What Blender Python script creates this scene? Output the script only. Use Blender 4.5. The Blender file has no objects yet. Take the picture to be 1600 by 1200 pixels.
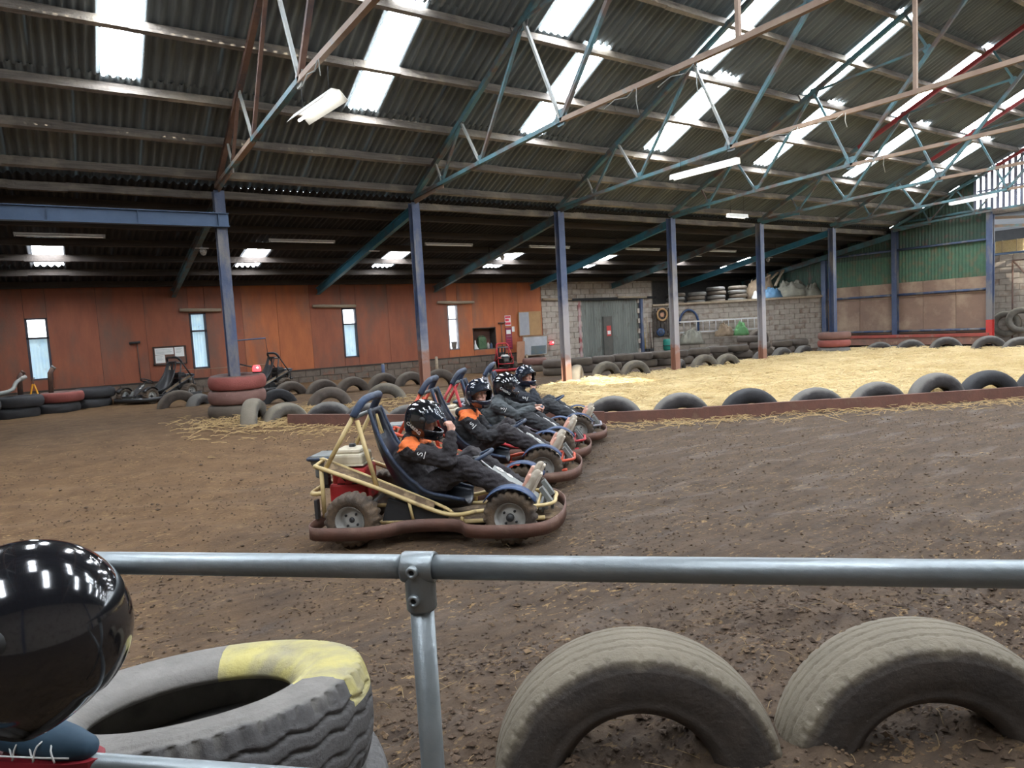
import bpy, bmesh, math, random
import numpy as np
from mathutils import Vector, Matrix, Euler
random.seed(7)
C0 = bpy.context.scene.collection
# ---------------- camera ----------------
F_PX, PITCH, ROLL, YAW = 1058., .083, -.056, .584
cy, sy = math.cos(YAW), math.sin(YAW)
FW = np.array([sy*math.cos(PITCH), cy*math.cos(PITCH), -math.sin(PITCH)])
_r0 = np.array([cy, -sy, 0]); _u0 = np.cross(_r0, FW)
RV = _r0*math.cos(ROLL)+_u0*math.sin(ROLL); UV = -_r0*math.sin(ROLL)+_u0*math.cos(ROLL)
CAM = np.array([0, 0, 1.7])
cd = bpy.data.cameras.new('camera'); cam = bpy.data.objects.new('camera', cd); C0.objects.link(cam)
cd.sensor_fit = 'HORIZONTAL'; cd.sensor_width = 36; cd.lens = 36*F_PX/1600; cd.clip_start = .05; cd.clip_end = 300
cam.matrix_world = Matrix(((RV[0], UV[0], -FW[0], 0), (RV[1], UV[1], -FW[1], 0), (RV[2], UV[2], -FW[2], 1.7), (0, 0, 0, 1)))
bpy.context.scene.camera = cam
# ---------------- world, sun, exposure ----------------
SKY_L, PANE_L = 8.0, 20.0
w = bpy.data.worlds.new('overcast_sky'); bpy.context.scene.world = w; w.use_nodes = True
bg = w.node_tree.nodes['Background']; bg.inputs[0].default_value = (.84, .92, 1, 1); bg.inputs[1].default_value = SKY_L
vs = bpy.context.scene.view_settings
vs.view_transform = 'Standard'; vs.look = 'None'; vs.gamma = 1; vs.use_curve_mapping = False; vs.exposure = .7
sd = bpy.data.lights.new('sun', 'SUN'); sd.energy = 7; sd.angle = .02; sd.color = (1, .93, .80); sun = bpy.data.objects.new('sun', sd); C0.objects.link(sun)
sun.rotation_euler = Vector((.20, 1, -.62)).to_track_quat('-Z', 'Y').to_euler()     # low winter sun from behind the camera
# ---------------- helpers ----------------
def ray(x, y): return FW+RV*(x-800)/F_PX-UV*(y-600)/F_PX
def on(ax, v, x, y):
    d = ray(x, y); t = (v-CAM[ax])/d[ax]; return CAM+t*d
def sst(a, b, t):
    t = np.clip((t-a)/(b-a), 0, 1); return t*t*(3-2*t)
def hgt(x, y):   # the beaten earth rises gently towards the far left
    return .24*(1-sst(7.8, 11.2, x))*sst(8.5, 13.2, y)+.06*(1-sst(2.9, 3.6, y+.42*(x-1.)))*sst(-.9, .2, x)
def G(x, y):     # pixel to the ground
    d = ray(x, y); z = 0.
    for _ in range(30):
        p = CAM+d*((z-CAM[2])/d[2]); z = .5*z+.5*float(hgt(p[0], p[1]))
    return p
PI = math.pi
def link(o, parent=None):
    C0.objects.link(o)
    if parent is not None: o.parent = parent
    return o
def tag(o, label=None, cat=None, group=None, kind=None):
    if label: o['label'] = label
    if cat: o['category'] = cat
    if group: o['group'] = group
    if kind: o['kind'] = kind
    return o
def thing(name, label, cat, loc=(0, 0, 0), rz=0, group=None, kind=None):
    o = bpy.data.objects.new(name, None); o.empty_display_size = .2; link(o); o.location = tuple(loc); o.rotation_euler = (0, 0, rz)
    return tag(o, label, cat, group, kind)
def copy_tree(o, parent=None):
    c = o.copy(); link(c, parent)
    for k in ('label', 'category', 'group'):
        if parent is None and k in c: del c[k]
    for ch in list(o.children): copy_tree(ch, c)
    return c
class MB:
    def __init__(s): s.v = []; s.f = []; s.sm = []
    def add(s, vs, fs, smooth=False):
        n = len(s.v); s.v += [tuple(float(q) for q in v) for v in vs]
        s.f += [tuple(i+n for i in f) for f in fs]; s.sm += [smooth]*len(fs); return s
    def box(s, c, d, rz=0, M=None):
        x, y, z = (q/2 for q in d)
        V = [Vector((a*x, b*y, e*z)) for e in (-1, 1) for a, b in ((-1, -1), (1, -1), (1, 1), (-1, 1))]
        R = M if M is not None else Matrix.Rotation(rz, 3, 'Z')
        V = [R @ v+Vector(tuple(c)) for v in V]
        return s.add(V, [(3, 2, 1, 0), (4, 5, 6, 7), (0, 1, 5, 4), (1, 2, 6, 5), (2, 3, 7, 6), (3, 0, 4, 7)])
    def lo_hi(s, a, b):
        return s.box([(p+q)/2 for p, q in zip(a, b)], [abs(q-p) for p, q in zip(a, b)])
    def beam(s, a, b, w, h, up=(0, 0, 1)):
        a = Vector(tuple(a)); b = Vector(tuple(b)); d = (b-a); L = d.length; d.normalize()
        u = Vector(up); x = d.cross(u)
        if x.length < 1e-4: x = d.cross(Vector((1, 0, 0)))
        x.normalize(); u = x.cross(d)
        M = Matrix((d, x, u)).transposed()
        return s.box((a+b)/2, (L, w, h), M=M)
    def tube(s, pts, r, n=10, cap=True, smooth=True, closed=False):
        P = [Vector(tuple(p)) for p in pts]; m = len(P)
        rs = r if isinstance(r, (list, tuple)) else [r]*m
        T = []
        for i in range(m):
            if closed: t = P[(i+1) % m]-P[i-1]
            else: t = P[min(i+1, m-1)]-P[max(i-1, 0)]
            T.append(t.normalized())
        u = T[0].cross(Vector((0, 0, 1)))
        if u.length < 1e-3: u = T[0].cross(Vector((1, 0, 0)))
        u.normalize(); V = []
        for i in range(m):
            u = u-T[i]*u.dot(T[i]); u.normalize(); b = T[i].cross(u)
            V += [P[i]+(u*math.cos(2*PI*k/n)+b*math.sin(2*PI*k/n))*rs[i] for k in range(n)]
        Fs = []
        for i in range(m if closed else m-1):
            j = (i+1) % m
            Fs += [(i*n+k, i*n+(k+1) % n, j*n+(k+1) % n, j*n+k) for k in range(n)]
        s.add(V, Fs, smooth)
        if cap and not closed:
            s.f += [tuple(len(s.v)-m*n+k for k in range(n))[::-1], tuple(len(s.v)-n+k for k in range(n))]; s.sm += [False, False]
        return s
    def lathe(s, prof, n=24, o=(0, 0, 0), ax='Z', smooth=True, closed=False, sweep=2*PI):
        V = []; m = len(prof); o = Vector(tuple(o)); full = abs(sweep-2*PI) < 1e-6; nn = n if full else n+1
        for k in range(nn):
            a = sweep*k/n; c, q = math.cos(a), math.sin(a)
            for r, h in prof:
                p = {'Z': (r*c, r*q, h), 'Y': (r*c, h, r*q), 'X': (h, r*c, r*q)}[ax]
                V.append(o+Vector(p))
        Fs = []
        for k in range(n):
            kk = (k+1) % nn
            for i in range(m if closed else m-1):
                j = (i+1) % m
                Fs.append((k*m+i, kk*m+i, kk*m+j, k*m+j))
        return s.add(V, Fs, smooth)
    def prism(s, poly, y0, y1, plane='XZ', smooth=False):
        n = len(poly)
        f = {'XZ': lambda p, h: (p[0], h, p[1]), 'XY': lambda p, h: (p[0], p[1], h), 'YZ': lambda p, h: (h, p[0], p[1])}[plane]
        V = [f(p, y0) for p in poly]+[f(p, y1) for p in poly]
        return s.add(V, [tuple(range(n))[::-1], tuple(range(n, 2*n))]+[(i, (i+1) % n, n+(i+1) % n, n+i) for i in range(n)], smooth)
    def ball(s, c, r, n=10, m=7, M=None):
        c = Vector(tuple(c)); r = r if isinstance(r, (tuple, list)) else (r, r, r)
        V = []
        for i in range(m+1):
            t = PI*i/m
            for k in range(n):
                a = 2*PI*k/n; p = Vector((r[0]*math.sin(t)*math.cos(a), r[1]*math.sin(t)*math.sin(a), r[2]*math.cos(t)))
                V.append(c+(M @ p if M is not None else p))
        return s.add(V, [(i*n+k, (i+1)*n+k, (i+1)*n+(k+1) % n, i*n+(k+1) % n) for i in range(m) for k in range(n)], True)
    def grid(s, fn, nu, nv, smooth=True, wrap=False):
        V = [fn(i/nu, j/nv) for i in range(nu+(0 if wrap else 1)) for j in range(nv+1)]
        q = nv+1; N = nu if wrap else nu+1
        return s.add(V, [(i*q+j, ((i+1) % N)*q+j, ((i+1) % N)*q+j+1, i*q+j+1) for i in range(nu) for j in range(nv)], smooth)
    def mesh(s, name, mat):
        me = bpy.data.meshes.new(name); me.from_pydata(s.v, [], s.f)
        me.polygons.foreach_set('use_smooth', s.sm); me.materials.append(mat)
        bm = bmesh.new(); bm.from_mesh(me); bmesh.ops.recalc_face_normals(bm, faces=bm.faces); bm.to_mesh(me); bm.free(); me.update(); return me
    def build(s, name, mat, parent=None, bevel=0, solid=0, subd=0):
        o = link(bpy.data.objects.new(name, s.mesh(name, mat)), parent)
        if solid: m = o.modifiers.new('t', 'SOLIDIFY'); m.thickness = solid; m.offset = 0
        if bevel: m = o.modifiers.new('b', 'BEVEL'); m.width = bevel; m.segments = 2; m.limit_method = 'ANGLE'
        if subd: m = o.modifiers.new('s', 'SUBSURF'); m.levels = subd; m.render_levels = subd
        return o
def inst(name, me, parent=None, loc=(0, 0, 0), rot=(0, 0, 0), sc=(1, 1, 1), M=None):
    o = link(bpy.data.objects.new(name, me), parent)
    if M is not None: o.matrix_world = M
    else: o.location = tuple(loc); o.rotation_euler = rot; o.scale = sc
    return o
# ---------------- procedural materials ----------------
_M = {}
def mat(name, c1, c2=None, rough=.7, metal=0, sc=6, bump=0, bs=None, c3=None, s3=2, lo=.55, hi=.68, stretch=(1, 1, 1), em=0, coat=0, r2=None, st3=(1, 1, 1), alpha=1, trans=0, bd=.02):
    m = bpy.data.materials.new(name); _M[name] = m; m.use_nodes = True
    nt = m.node_tree; N = nt.nodes; L = nt.links; b = N['Principled BSDF']
    c4 = lambda c: (c[0], c[1], c[2], 1)
    b.inputs['Roughness'].default_value = rough; b.inputs['Metallic'].default_value = metal
    b.inputs['Base Color'].default_value = c4(c1)
    if coat: b.inputs['Coat Weight'].default_value = coat; b.inputs['Coat Roughness'].default_value = .06
    if trans: b.inputs['Transmission Weight'].default_value = trans
    if alpha < 1: b.inputs['Alpha'].default_value = alpha
    tc = N.new('ShaderNodeTexCoord'); oi = N.new('ShaderNodeObjectInfo'); va = N.new('ShaderNodeVectorMath'); va.operation = 'MULTIPLY_ADD'
    L.new(oi.outputs['Random'], va.inputs[0]); va.inputs[1].default_value = (17, 31, 23); L.new(tc.outputs['Object'], va.inputs[2])
    def noise(scale, stv, det=5):
        mp = N.new('ShaderNodeMapping'); mp.inputs['Scale'].default_value = stv; L.new(va.outputs[0], mp.inputs[0])
        n = N.new('ShaderNodeTexNoise'); n.inputs['Scale'].default_value = scale; n.inputs['Detail'].default_value = det; n.inputs['Roughness'].default_value = .62
        L.new(mp.outputs[0], n.inputs['Vector']); return n.outputs['Fac']
    def ramp(fac, a, z):
        r = N.new('ShaderNodeValToRGB'); r.color_ramp.elements[0].position = a; r.color_ramp.elements[1].position = z; L.new(fac, r.inputs[0]); return r.outputs[0]
    def mix(f, a, z):
        x = N.new('ShaderNodeMix'); x.data_type = 'RGBA'; L.new(f, x.inputs[0])
        for k, q in ((6, a), (7, z)):
            if isinstance(q, tuple): x.inputs[k].default_value = q
            else: L.new(q, x.inputs[k])
        return x.outputs[2]
    col = None
    if c2:
        n1 = noise(sc, stretch); col = mix(ramp(n1, .32, .68), c4(c1), c4(c2))
    if c3:
        n3 = ramp(noise(s3, st3, 8), lo, hi); col = mix(n3, col if col is not None else c4(c1), c4(c3))
        if r2 is not None:
            mr = N.new('ShaderNodeMapRange'); L.new(n3, mr.inputs[0]); mr.inputs[3].default_value = rough; mr.inputs[4].default_value = r2; L.new(mr.outputs[0], b.inputs['Roughness'])
    if col is not None: L.new(col, b.inputs['Base Color'])
    if bump:
        bn = N.new('ShaderNodeBump'); bn.inputs['Strength'].default_value = bump; bn.inputs['Distance'].default_value = bd
        L.new(noise(bs or sc*4, (1, 1, 1)), bn.inputs['Height']); L.new(bn.outputs[0], b.inputs['Normal'])
    if em:
        b.inputs['Emission Color'].default_value = c4(c1)
        if col is not None: L.new(col, b.inputs['Emission Color'])
        b.inputs['Emission Strength'].default_value = em
    m['b'] = 1
    return m
m_teal = mat('teal_painted_steel', (.055, .135, .16), (.085, .19, .215), .6, 0, 4, .2, 30, (.105, .075, .062), 1.6, .44, .62)
m_tealb = mat('bright_teal_beam_paint', (.03, .16, .24), (.05, .21, .29), .5, 0, 4, .15, 30, (.10, .08, .07), 1.2, .6, .72)
m_rust = mat('rusty_steel', (.115, .06, .045), (.17, .10, .07), .75, 0, 5, .3, 40, (.07, .05, .05), 2, .5, .65)
m_tie = mat('faded_tie_bar', (.32, .235, .17), (.24, .16, .115), .7, 0, 3, .2, 30, (.13, .25, .27), 1.2, .57, .66)
m_pale = mat('pale_scuffed_steel', (.32, .31, .27), (.22, .25, .25), .6, 0, 3, .2, 30)
m_red = mat('red_painted_steel', (.28, .02, .025), (.2, .03, .03), .6, 0, 4, .1, 30)
m_blue = mat('blue_painted_steel', (.045, .068, .135), (.075, .10, .175), .5, 0, 3, .25, 25, (.19, .18, .175), 1.5, .50, .64, st3=(1.6, 1.6, .5))
m_blueb = mat('blue_beam_paint', (.055, .105, .20), (.07, .125, .225), .5, 0, 3, .1, 25)
m_scuff = mat('scuffed_post_base', (.36, .34, .36), (.26, .29, .38), .6, 0, 3, .2, 25, (.09, .15, .30), 2, .52, .62)
m_rustbase = mat('rusty_post_foot', (.30, .14, .10), (.20, .12, .09), .75, 0, 5, .3, 30, (.36, .25, .16), 3, .55, .65)
m_wood = mat('weathered_timber', (.185, .158, .130), (.085, .073, .062), .85, 0, 3, .6, 18, (.27, .23, .175), 1.1, .5, .68, stretch=(.6, 8, 8))
m_wood2 = mat('dark_timber', (.055, .042, .033), (.033, .026, .022), .85, 0, 3, .5, 18, stretch=(.6, 8, 8))
m_log = mat('pale_timber', (.38, .30, .21), (.24, .19, .13), .85, 0, 3, .4, 20, stretch=(.8, 8, 8))
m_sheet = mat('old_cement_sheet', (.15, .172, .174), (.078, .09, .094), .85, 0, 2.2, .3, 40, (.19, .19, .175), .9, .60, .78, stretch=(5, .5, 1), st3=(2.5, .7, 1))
m_sheet2 = mat('dark_cement_sheet', (.03, .032, .035), (.018, .018, .02), .9, 0, 2.2, .3, 40, stretch=(5, .5, 1))  # darker sheet colour for the lean-to and side-bay roofs
m_pane = mat('daylit_roof_pane', (.93, .96, 1), (.82, .90, 1), .4, 0, 3, em=PANE_L)
m_wpane = mat('daylit_window_sheet', (.40, .60, .72), (.55, .72, .80), .4, 0, 2, em=.42, c3=(.30, .42, .36), s3=2.5, lo=.6, hi=.75)
m_wpane2 = mat('clear_window_pane', (.95, .97, 1), (.85, .92, 1), .3, 0, 2, em=2.2)
m_orange = mat('rust_painted_panel', (.30, .090, .042), (.22, .066, .034), .7, 0, 1.6, .15, 20, (.15, .080, .056), .8, .47, .68, stretch=(2.5, 2.5, .7), st3=(1.3, 1.3, .5))
m_orange2 = mat('bright_rust_orange_panel', (.44, .130, .040), (.34, .095, .034), .65, 0, 1.6, .15, 20, (.20, .095, .06), .8, .52, .72, stretch=(2.5, 2.5, .7), st3=(1.3, 1.3, .5))
m_block = mat('concrete_block', (.43, .375, .315), (.33, .285, .24), .9, 0, 6, .5, 40, (.25, .19, .15), 2.2, .52, .65)
m_blockd = mat('dirty_stone_block', (.17, .135, .105), (.115, .09, .07), .95, 0, 5, .6, 30, (.20, .10, .065), 2.2, .54, .65)
m_mortar = mat('mortar', (.20, .17, .14), (.15, .13, .11), .95, 0, 8, .4, 40)
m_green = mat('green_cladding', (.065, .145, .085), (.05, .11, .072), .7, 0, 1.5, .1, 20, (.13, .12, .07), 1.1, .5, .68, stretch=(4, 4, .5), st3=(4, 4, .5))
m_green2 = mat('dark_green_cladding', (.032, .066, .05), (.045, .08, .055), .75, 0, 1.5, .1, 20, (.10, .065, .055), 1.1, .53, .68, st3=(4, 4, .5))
m_brown = mat('rust_brown_board', (.27, .175, .125), (.21, .135, .10), .8, 0, 1.2, .2, 20, (.40, .295, .205), .8, .5, .7, stretch=(1, 1, 1.5))
m_white = mat('white_enamel', (.78, .78, .74), (.7, .7, .67), .4)
m_whited = mat('dusty_white_enamel', (.42, .40, .36), (.30, .28, .25), .6, 0, 6, c3=(.16, .13, .11), s3=3, lo=.55, hi=.66)
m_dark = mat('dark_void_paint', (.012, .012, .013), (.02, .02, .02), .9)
m_door = mat('grey_corrugated_door', (.20, .215, .19), (.14, .15, .135), .6, .2, 2, .1, 20, (.11, .10, .085), 1.5, .55, .7, st3=(3, 3, .4))
m_rubber = mat('black_rubber', (.018, .018, .02), (.03, .028, .028), .65, 0, 6, .2, 40, (.07, .055, .042), 3, .55, .7)
# ================= GROUND =================
def vnoise(x, y, seed=0):
    xi = np.floor(x).astype(np.int64); yi = np.floor(y).astype(np.int64); fx = x-xi; fy = y-yi
    fx = fx*fx*(3-2*fx); fy = fy*fy*(3-2*fy)
    def h(a, b):
        n = (a*374761393+b*668265263+seed*974711) & 0x7fffffff; n = ((n ^ (n >> 13))*1274126177) & 0x7fffffff
        return ((n ^ (n >> 16)) & 0xffff)/65535.
    return (h(xi, yi)*(1-fx)+h(xi+1, yi)*fx)*(1-fy)+(h(xi, yi+1)*(1-fx)+h(xi+1, yi+1)*fx)*fy
def fbm(x, y, s, o=4, seed=0):
    r = 0; a = .5
    for k in range(o): r = r+a*(vnoise(x*s, y*s, seed+k)-.5); s *= 2.1; a *= .55
    return r
KD = np.array([.76, -.65])/math.hypot(.76, .65); KN = np.array([-KD[1], KD[0]])     # heading of the karts on the grid, and its left
def ground_z(x, y):
    z = hgt(x, y)
    v = x*KN[0]+y*KN[1]
    nearb = 1-sst(3.0, 3.9, y+.42*(x-1.))                    # churned earth round the front tyres
    z = z+fbm(x, y, .9, 3, 5)*.05+fbm(x, y, 5., 3, 9)*(.026+.10*nearb)+fbm(x, y, 15., 2, 3)*(.012+.045*nearb)
    z = z+.012*np.sin(v*9+2*fbm(x, y, .5, 2, 2)*6)*sst(3.2, 4.2, v)*(1-sst(8, 9, v))
    z = z+.10*sst(20.3, 21.8, y)*(fbm(x, y, 1.2, 3, 4)+.5)   # banked dirt along the far wall
    return z
def spacing(a, b, f0, f1, fine):
    xs = []; x = a
    while x < b:
        xs.append(x); d = max(f0-x, x-f1, 0); x += fine+d*.055
    return np.array(xs+[b])
gx = spacing(-8, 33, -.8, 5.5, .034); gy = spacing(-5, 25, .6, 7, .034)
XX, YY = np.meshgrid(gx, gy, indexing='ij'); ZZ = ground_z(XX, YY)
nv = len(gy); V = np.stack([XX, YY, ZZ], -1).reshape(-1, 3)
ii, jj = np.meshgrid(np.arange(len(gx)-1), np.arange(nv-1), indexing='ij'); b0 = (ii*nv+jj).reshape(-1)
FQ = np.stack([b0, b0+nv, b0+nv+1, b0+1], -1)
def mud_material():
    m = bpy.data.materials.new('beaten_mud'); m.use_nodes = True; nt = m.node_tree; N = nt.nodes; L = nt.links; b = N['Principled BSDF']
    tc = N.new('ShaderNodeTexCoord')
    def noise(s, st=(1, 1, 1), rot=0, det=6):
        mp = N.new('ShaderNodeMapping'); mp.inputs['Scale'].default_value = st; mp.inputs['Rotation'].default_value = (0, 0, rot); L.new(tc.outputs['Object'], mp.inputs[0])
        n = N.new('ShaderNodeTexNoise'); n.inputs['Scale'].default_value = s; n.inputs['Detail'].default_value = det; n.inputs['Roughness'].default_value = .65; L.new(mp.outputs[0], n.inputs['Vector']); return n.outputs['Fac']
    def ramp(f, *st):
        r = N.new('ShaderNodeValToRGB'); e = r.color_ramp.elements
        while len(e) < len(st): e.new(.5)
        for q, (p, c) in zip(e, st): q.position = p; q.color = (c[0], c[1], c[2], 1) if isinstance(c, tuple) else (c, c, c, 1)
        L.new(f, r.inputs[0]); return r.outputs[0]
    def mix(f, a, z, mode='MIX'):
        x = N.new('ShaderNodeMix'); x.data_type = 'RGBA'; x.blend_type = mode
        if isinstance(f, float): x.inputs[0].default_value = f
        else: L.new(f, x.inputs[0])
        L.new(a, x.inputs[6]); L.new(z, x.inputs[7]); return x.outputs[2]
    rot = math.atan2(KD[1], KD[0])
    dry = ramp(noise(3.2), (.3, (.086, .048, .023)), (.7, (.155, .092, .045)))
    wet = ramp(noise(4., (.5, 2.6, 1), -rot), (.3, (.044, .030, .021)), (.7, (.098, .066, .042)))
    sep = N.new('ShaderNodeSeparateXYZ'); L.new(tc.outputs['Object'], sep.inputs[0])
    ma = N.new('ShaderNodeMath'); ma.operation = 'MULTIPLY_ADD'; L.new(sep.outputs[0], ma.inputs[0]); ma.inputs[1].default_value = -1.1; L.new(sep.outputs[1], ma.inputs[2])
    mr = N.new('ShaderNodeMapRange'); L.new(ma.outputs[0], mr.inputs[0]); mr.inputs[1].default_value = 1.; mr.inputs[2].default_value = 7.5
    wn = N.new('ShaderNodeMath'); wn.operation = 'ADD'; L.new(mr.outputs[0], wn.inputs[0])
    w2 = N.new('ShaderNodeMath'); w2.operation = 'MULTIPLY_ADD'; L.new(noise(.8), w2.inputs[0]); w2.inputs[1].default_value = 1.2; w2.inputs[2].default_value = -.6; L.new(w2.outputs[0], wn.inputs[1])
    wetf = ramp(wn.outputs[0], (.15, 1.), (.8, 0.))
    col = mix(wetf, dry, wet)
    fleck = ramp(noise(26., (.6, 1.4, 1), -rot, 3), (.585, 0.), (.63, 1.))
    patch = ramp(noise(1.7), (.40, 0.), (.62, 1.))
    fm = N.new('ShaderNodeMath'); fm.operation = 'MULTIPLY'; L.new(fleck, fm.inputs[0]); L.new(patch, fm.inputs[1])
    fl = ramp(noise(9), (.3, (.19, .115, .05)), (.7, (.30, .20, .09)))
    col = mix(fm.outputs[0], col, fl); L.new(col, b.inputs['Base Color'])
    pud = ramp(noise(2.1, (.45, 1.5, 1), -rot), (.52, 0.), (.62, 1.))
    pm = N.new('ShaderNodeMath'); pm.operation = 'MULTIPLY'; L.new(pud, pm.inputs[0]); L.new(wetf, pm.inputs[1])
    rr = N.new('ShaderNodeMapRange'); L.new(pm.outputs[0], rr.inputs[0]); rr.inputs[3].default_value = .85; rr.inputs[4].default_value = .6; b.inputs['Specular IOR Level'].default_value = .2; L.new(rr.outputs[0], b.inputs['Roughness'])
    bn = N.new('ShaderNodeBump'); bn.inputs['Strength'].default_value = .55; bn.inputs['Distance'].default_value = .02; L.new(noise(22), bn.inputs['Height']); L.new(bn.outputs[0], b.inputs['Normal'])
    return m
m_mud = mud_material()
def np_mesh(name, V, Fq, mat, smooth=True):
    me = bpy.data.meshes.new(name); V = np.asarray(V, np.float32); Fq = np.asarray(Fq, np.int32); k = Fq.shape[1]
    me.vertices.add(len(V)); me.vertices.foreach_set('co', V.ravel())
    me.loops.add(Fq.size); me.loops.foreach_set('vertex_index', Fq.ravel())
    me.polygons.add(len(Fq)); me.polygons.foreach_set('loop_start', np.arange(0, Fq.size, k, dtype=np.int32))
    me.polygons.foreach_set('use_smooth', np.full(len(Fq), smooth)); me.materials.append(mat); me.update(calc_edges=True); me.validate(); return me
floor = link(bpy.data.objects.new('floor', np_mesh('floor', V, FQ, m_mud))); tag(floor, 'brown beaten mud floor of the indoor track', None, None, 'structure')
# ================= ROOF =================
X0, YP, SP, ZT = 2.909, 14.66, 4.2975, 4.79
YW, XE, Y8, YR, SL = 22.2, 29.02, 11.2, 5.5, .45
ZR = 5.1
def roof_z(Y): return ZR+SL*(YP-(Y if Y >= YR else 2*YR-Y))
def corr_mesh(name, mat, n=7, amp=.031, seg=8):
    m = MB(); k = n*seg
    m.grid(lambda u, v: (u, v, amp*math.sin(2*PI*n*u)), k, 1); return m.mesh(name, mat)
me_sheet = corr_mesh('roof_sheet', m_sheet); me_sheet2 = corr_mesh('lean_sheet', m_sheet2); me_sky = corr_mesh('roof_pane', m_pane, 4)
ceil_m = thing('ceiling', 'corrugated cement roof with translucent strips over the track', None, kind='structure')
ceil_l = thing('ceiling', 'dark corrugated lean-to roof along the rust-red wall', None, kind='structure')
XA, XB = -7.6, 29.15
def place_sheet(name, me, parent, xa, xb, p0, p1):    # p0 low edge (Y,z), p1 high edge
    dy, dz = p1[0]-p0[0], p1[1]-p0[1]; L = math.hypot(dy, dz); ex = Vector((1, 0, 0)) if dy > 0 else Vector((-1, 0, 0))
    ey = Vector((0, dy/L, dz/L)); ez = ex.cross(ey); x0 = xa if dy > 0 else xb
    M = Matrix((ex*(xb-xa), ey*L, ez)).transposed().to_4x4(); M.translation = Vector((x0, p0[0], p0[1]))
    return inst(name, me, parent, M=M)
def run_sheets(parent, me, lights, p0, p1, width=1.022, lme=me_sky, jit=0., gap=None):
    x = XA
    for a, b in sorted(lights)+[(XB, XB)]:
        n = max(1, round((a-x)/width))
        for k in range(n):
            xa, xb = x+(a-x)*k/n, x+(a-x)*(k+1)/n+.02
            if gap and gap[0] < (xa+xb)/2 < gap[1]: continue      # unseen gap added over the railing to let a sunbeam onto the straw
            place_sheet('corrugated_sheet', me, parent, xa, xb, p0, p1)
        if b > a: place_sheet('skylight_pane', lme, parent, a, b, (p0[0], p0[1]+jit), (p1[0], p1[1]+jit))
        x = b
GAP = (8.5, 10.6)
ROWS = [(15.1, 12.58), (12.63, 10.2), (10.25, 7.86), (7.91, 5.5)]
SK1 = [(-3.25, -2.68), (.93, 1.47), (4.97, 5.53), (8.95, 9.55), (12.72, 13.48), (17.1, 17.75), (21.7, 22.35), (25.9, 26.6)]
SK2 = [(-4.3, -3.7), (-.2, .4), (3.85, 4.45), (7.8, 8.45), (11.68, 12.44), (15.9, 16.55), (20.1, 20.7), (24.3, 24.9)]
for r, (ya, yb) in enumerate(ROWS):
    lt = {1: SK1, 2: SK2}.get(r, [])
    run_sheets(ceil_m, me_sheet, lt, (ya, roof_z(ya)+.012*(r % 2)), (yb, roof_z(yb)+.012*(r % 2)))
    run_sheets(ceil_m, me_sheet, lt, (2*YR-ya, roof_z(ya)+.012*(r % 2)), (2*YR-yb, roof_z(yb)+.012*(r % 2)), gap=GAP if r == 2 else None)
SK3 = [(-.33, .27), (4.36, 4.96), (8.47, 9.1), (12.6, 13.25), (16.8, 17.5), (21.0, 21.7), (25.2, 25.9)]
def lean_z(Y): return 4.93-.18*(Y-YP)
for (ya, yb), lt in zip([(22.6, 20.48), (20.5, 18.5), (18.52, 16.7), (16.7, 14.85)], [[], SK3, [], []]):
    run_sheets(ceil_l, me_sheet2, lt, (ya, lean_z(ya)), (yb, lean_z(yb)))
for par, js in ((ceil_m, [(Y, roof_z(Y)+.07) for y in (12.68, 10.33, 7.98) for Y in (y, 2*YR-y)]), (ceil_l, [(Y, lean_z(Y)+.07) for Y in (20.5, 18.5, 16.7)])):
    for Y, z in js:
        sgn = (-SL if Y > YR else SL) if par is ceil_m else -.18
        MB().add([(XA, Y-.35, z-.35*sgn), (XB, Y-.35, z-.35*sgn), (XB, Y+.35, z+.35*sgn), (XA, Y+.35, z+.35*sgn)], [(0, 1, 2, 3)]).build('sky_leak_strip', m_dark, par)  # dark strips added above the laps to stop sky showing through
# timber purlins
ORD = ['lowest', 'second', 'third', 'fourth', 'fifth', 'sixth', 'seventh', 'eighth', 'topmost']
PUR = [14.55, 13.65, 12.7, 11.5, 10.3, 9.1, 7.95, 6.8, 5.72]
def purlin(Y, z, ang, label, group, m=m_wood, w=.075, h=.17, seed=0, name='timber_purlin'):
    o = thing(name, label, 'purlin', (XA, Y, z), group=group); rnd = random.Random(seed)
    o.rotation_euler = (ang, 0, 0)
    x = 0; edges = [X0+SP*i-XA for i in range(-1, 7)]+[XB-XA]
    for e in edges:
        b = MB(); d = rnd.uniform(-.015, .015)
        n = 5; L = e-x+.12
        for k in range(n):
            b.box((x+L*(k+.5)/n, d+rnd.uniform(-.004, .004), rnd.uniform(-.008, .008)), (L/n+.02, w, h+rnd.uniform(-.012, .012)))
        b.build('beam_length', m, o); x = e
    return o
A1 = math.atan(SL)
for k, Y in enumerate(PUR):
    purlin(Y, roof_z(Y)-.125, -A1, 'weathered timber purlin, %s above the blue posts' % ORD[k], 'purlins of the far roof slope', seed=k)
    if 0 < k: purlin(2*YR-Y, roof_z(Y)-.125, A1, 'weathered timber purlin, %s row of the roof slope over the railing' % ORD[k], 'purlins of the near roof slope', seed=20+k)
for k, Y in enumerate([15.1, 15.87, 17.09, 18.3, 19.53, 20.75, 21.9]):
    purlin(Y, lean_z(Y)-.11, -.178, 'dark timber purlin of the lean-to, row %s from the blue posts' % ['one', 'two', 'three', 'four', 'five', 'six', 'seven'][k], 'lean-to purlins', m_wood if k == 0 else m_wood2, .07, .16, 40+k)  # shade put into the colour: darker timber mutes skylight after the first row
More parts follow.
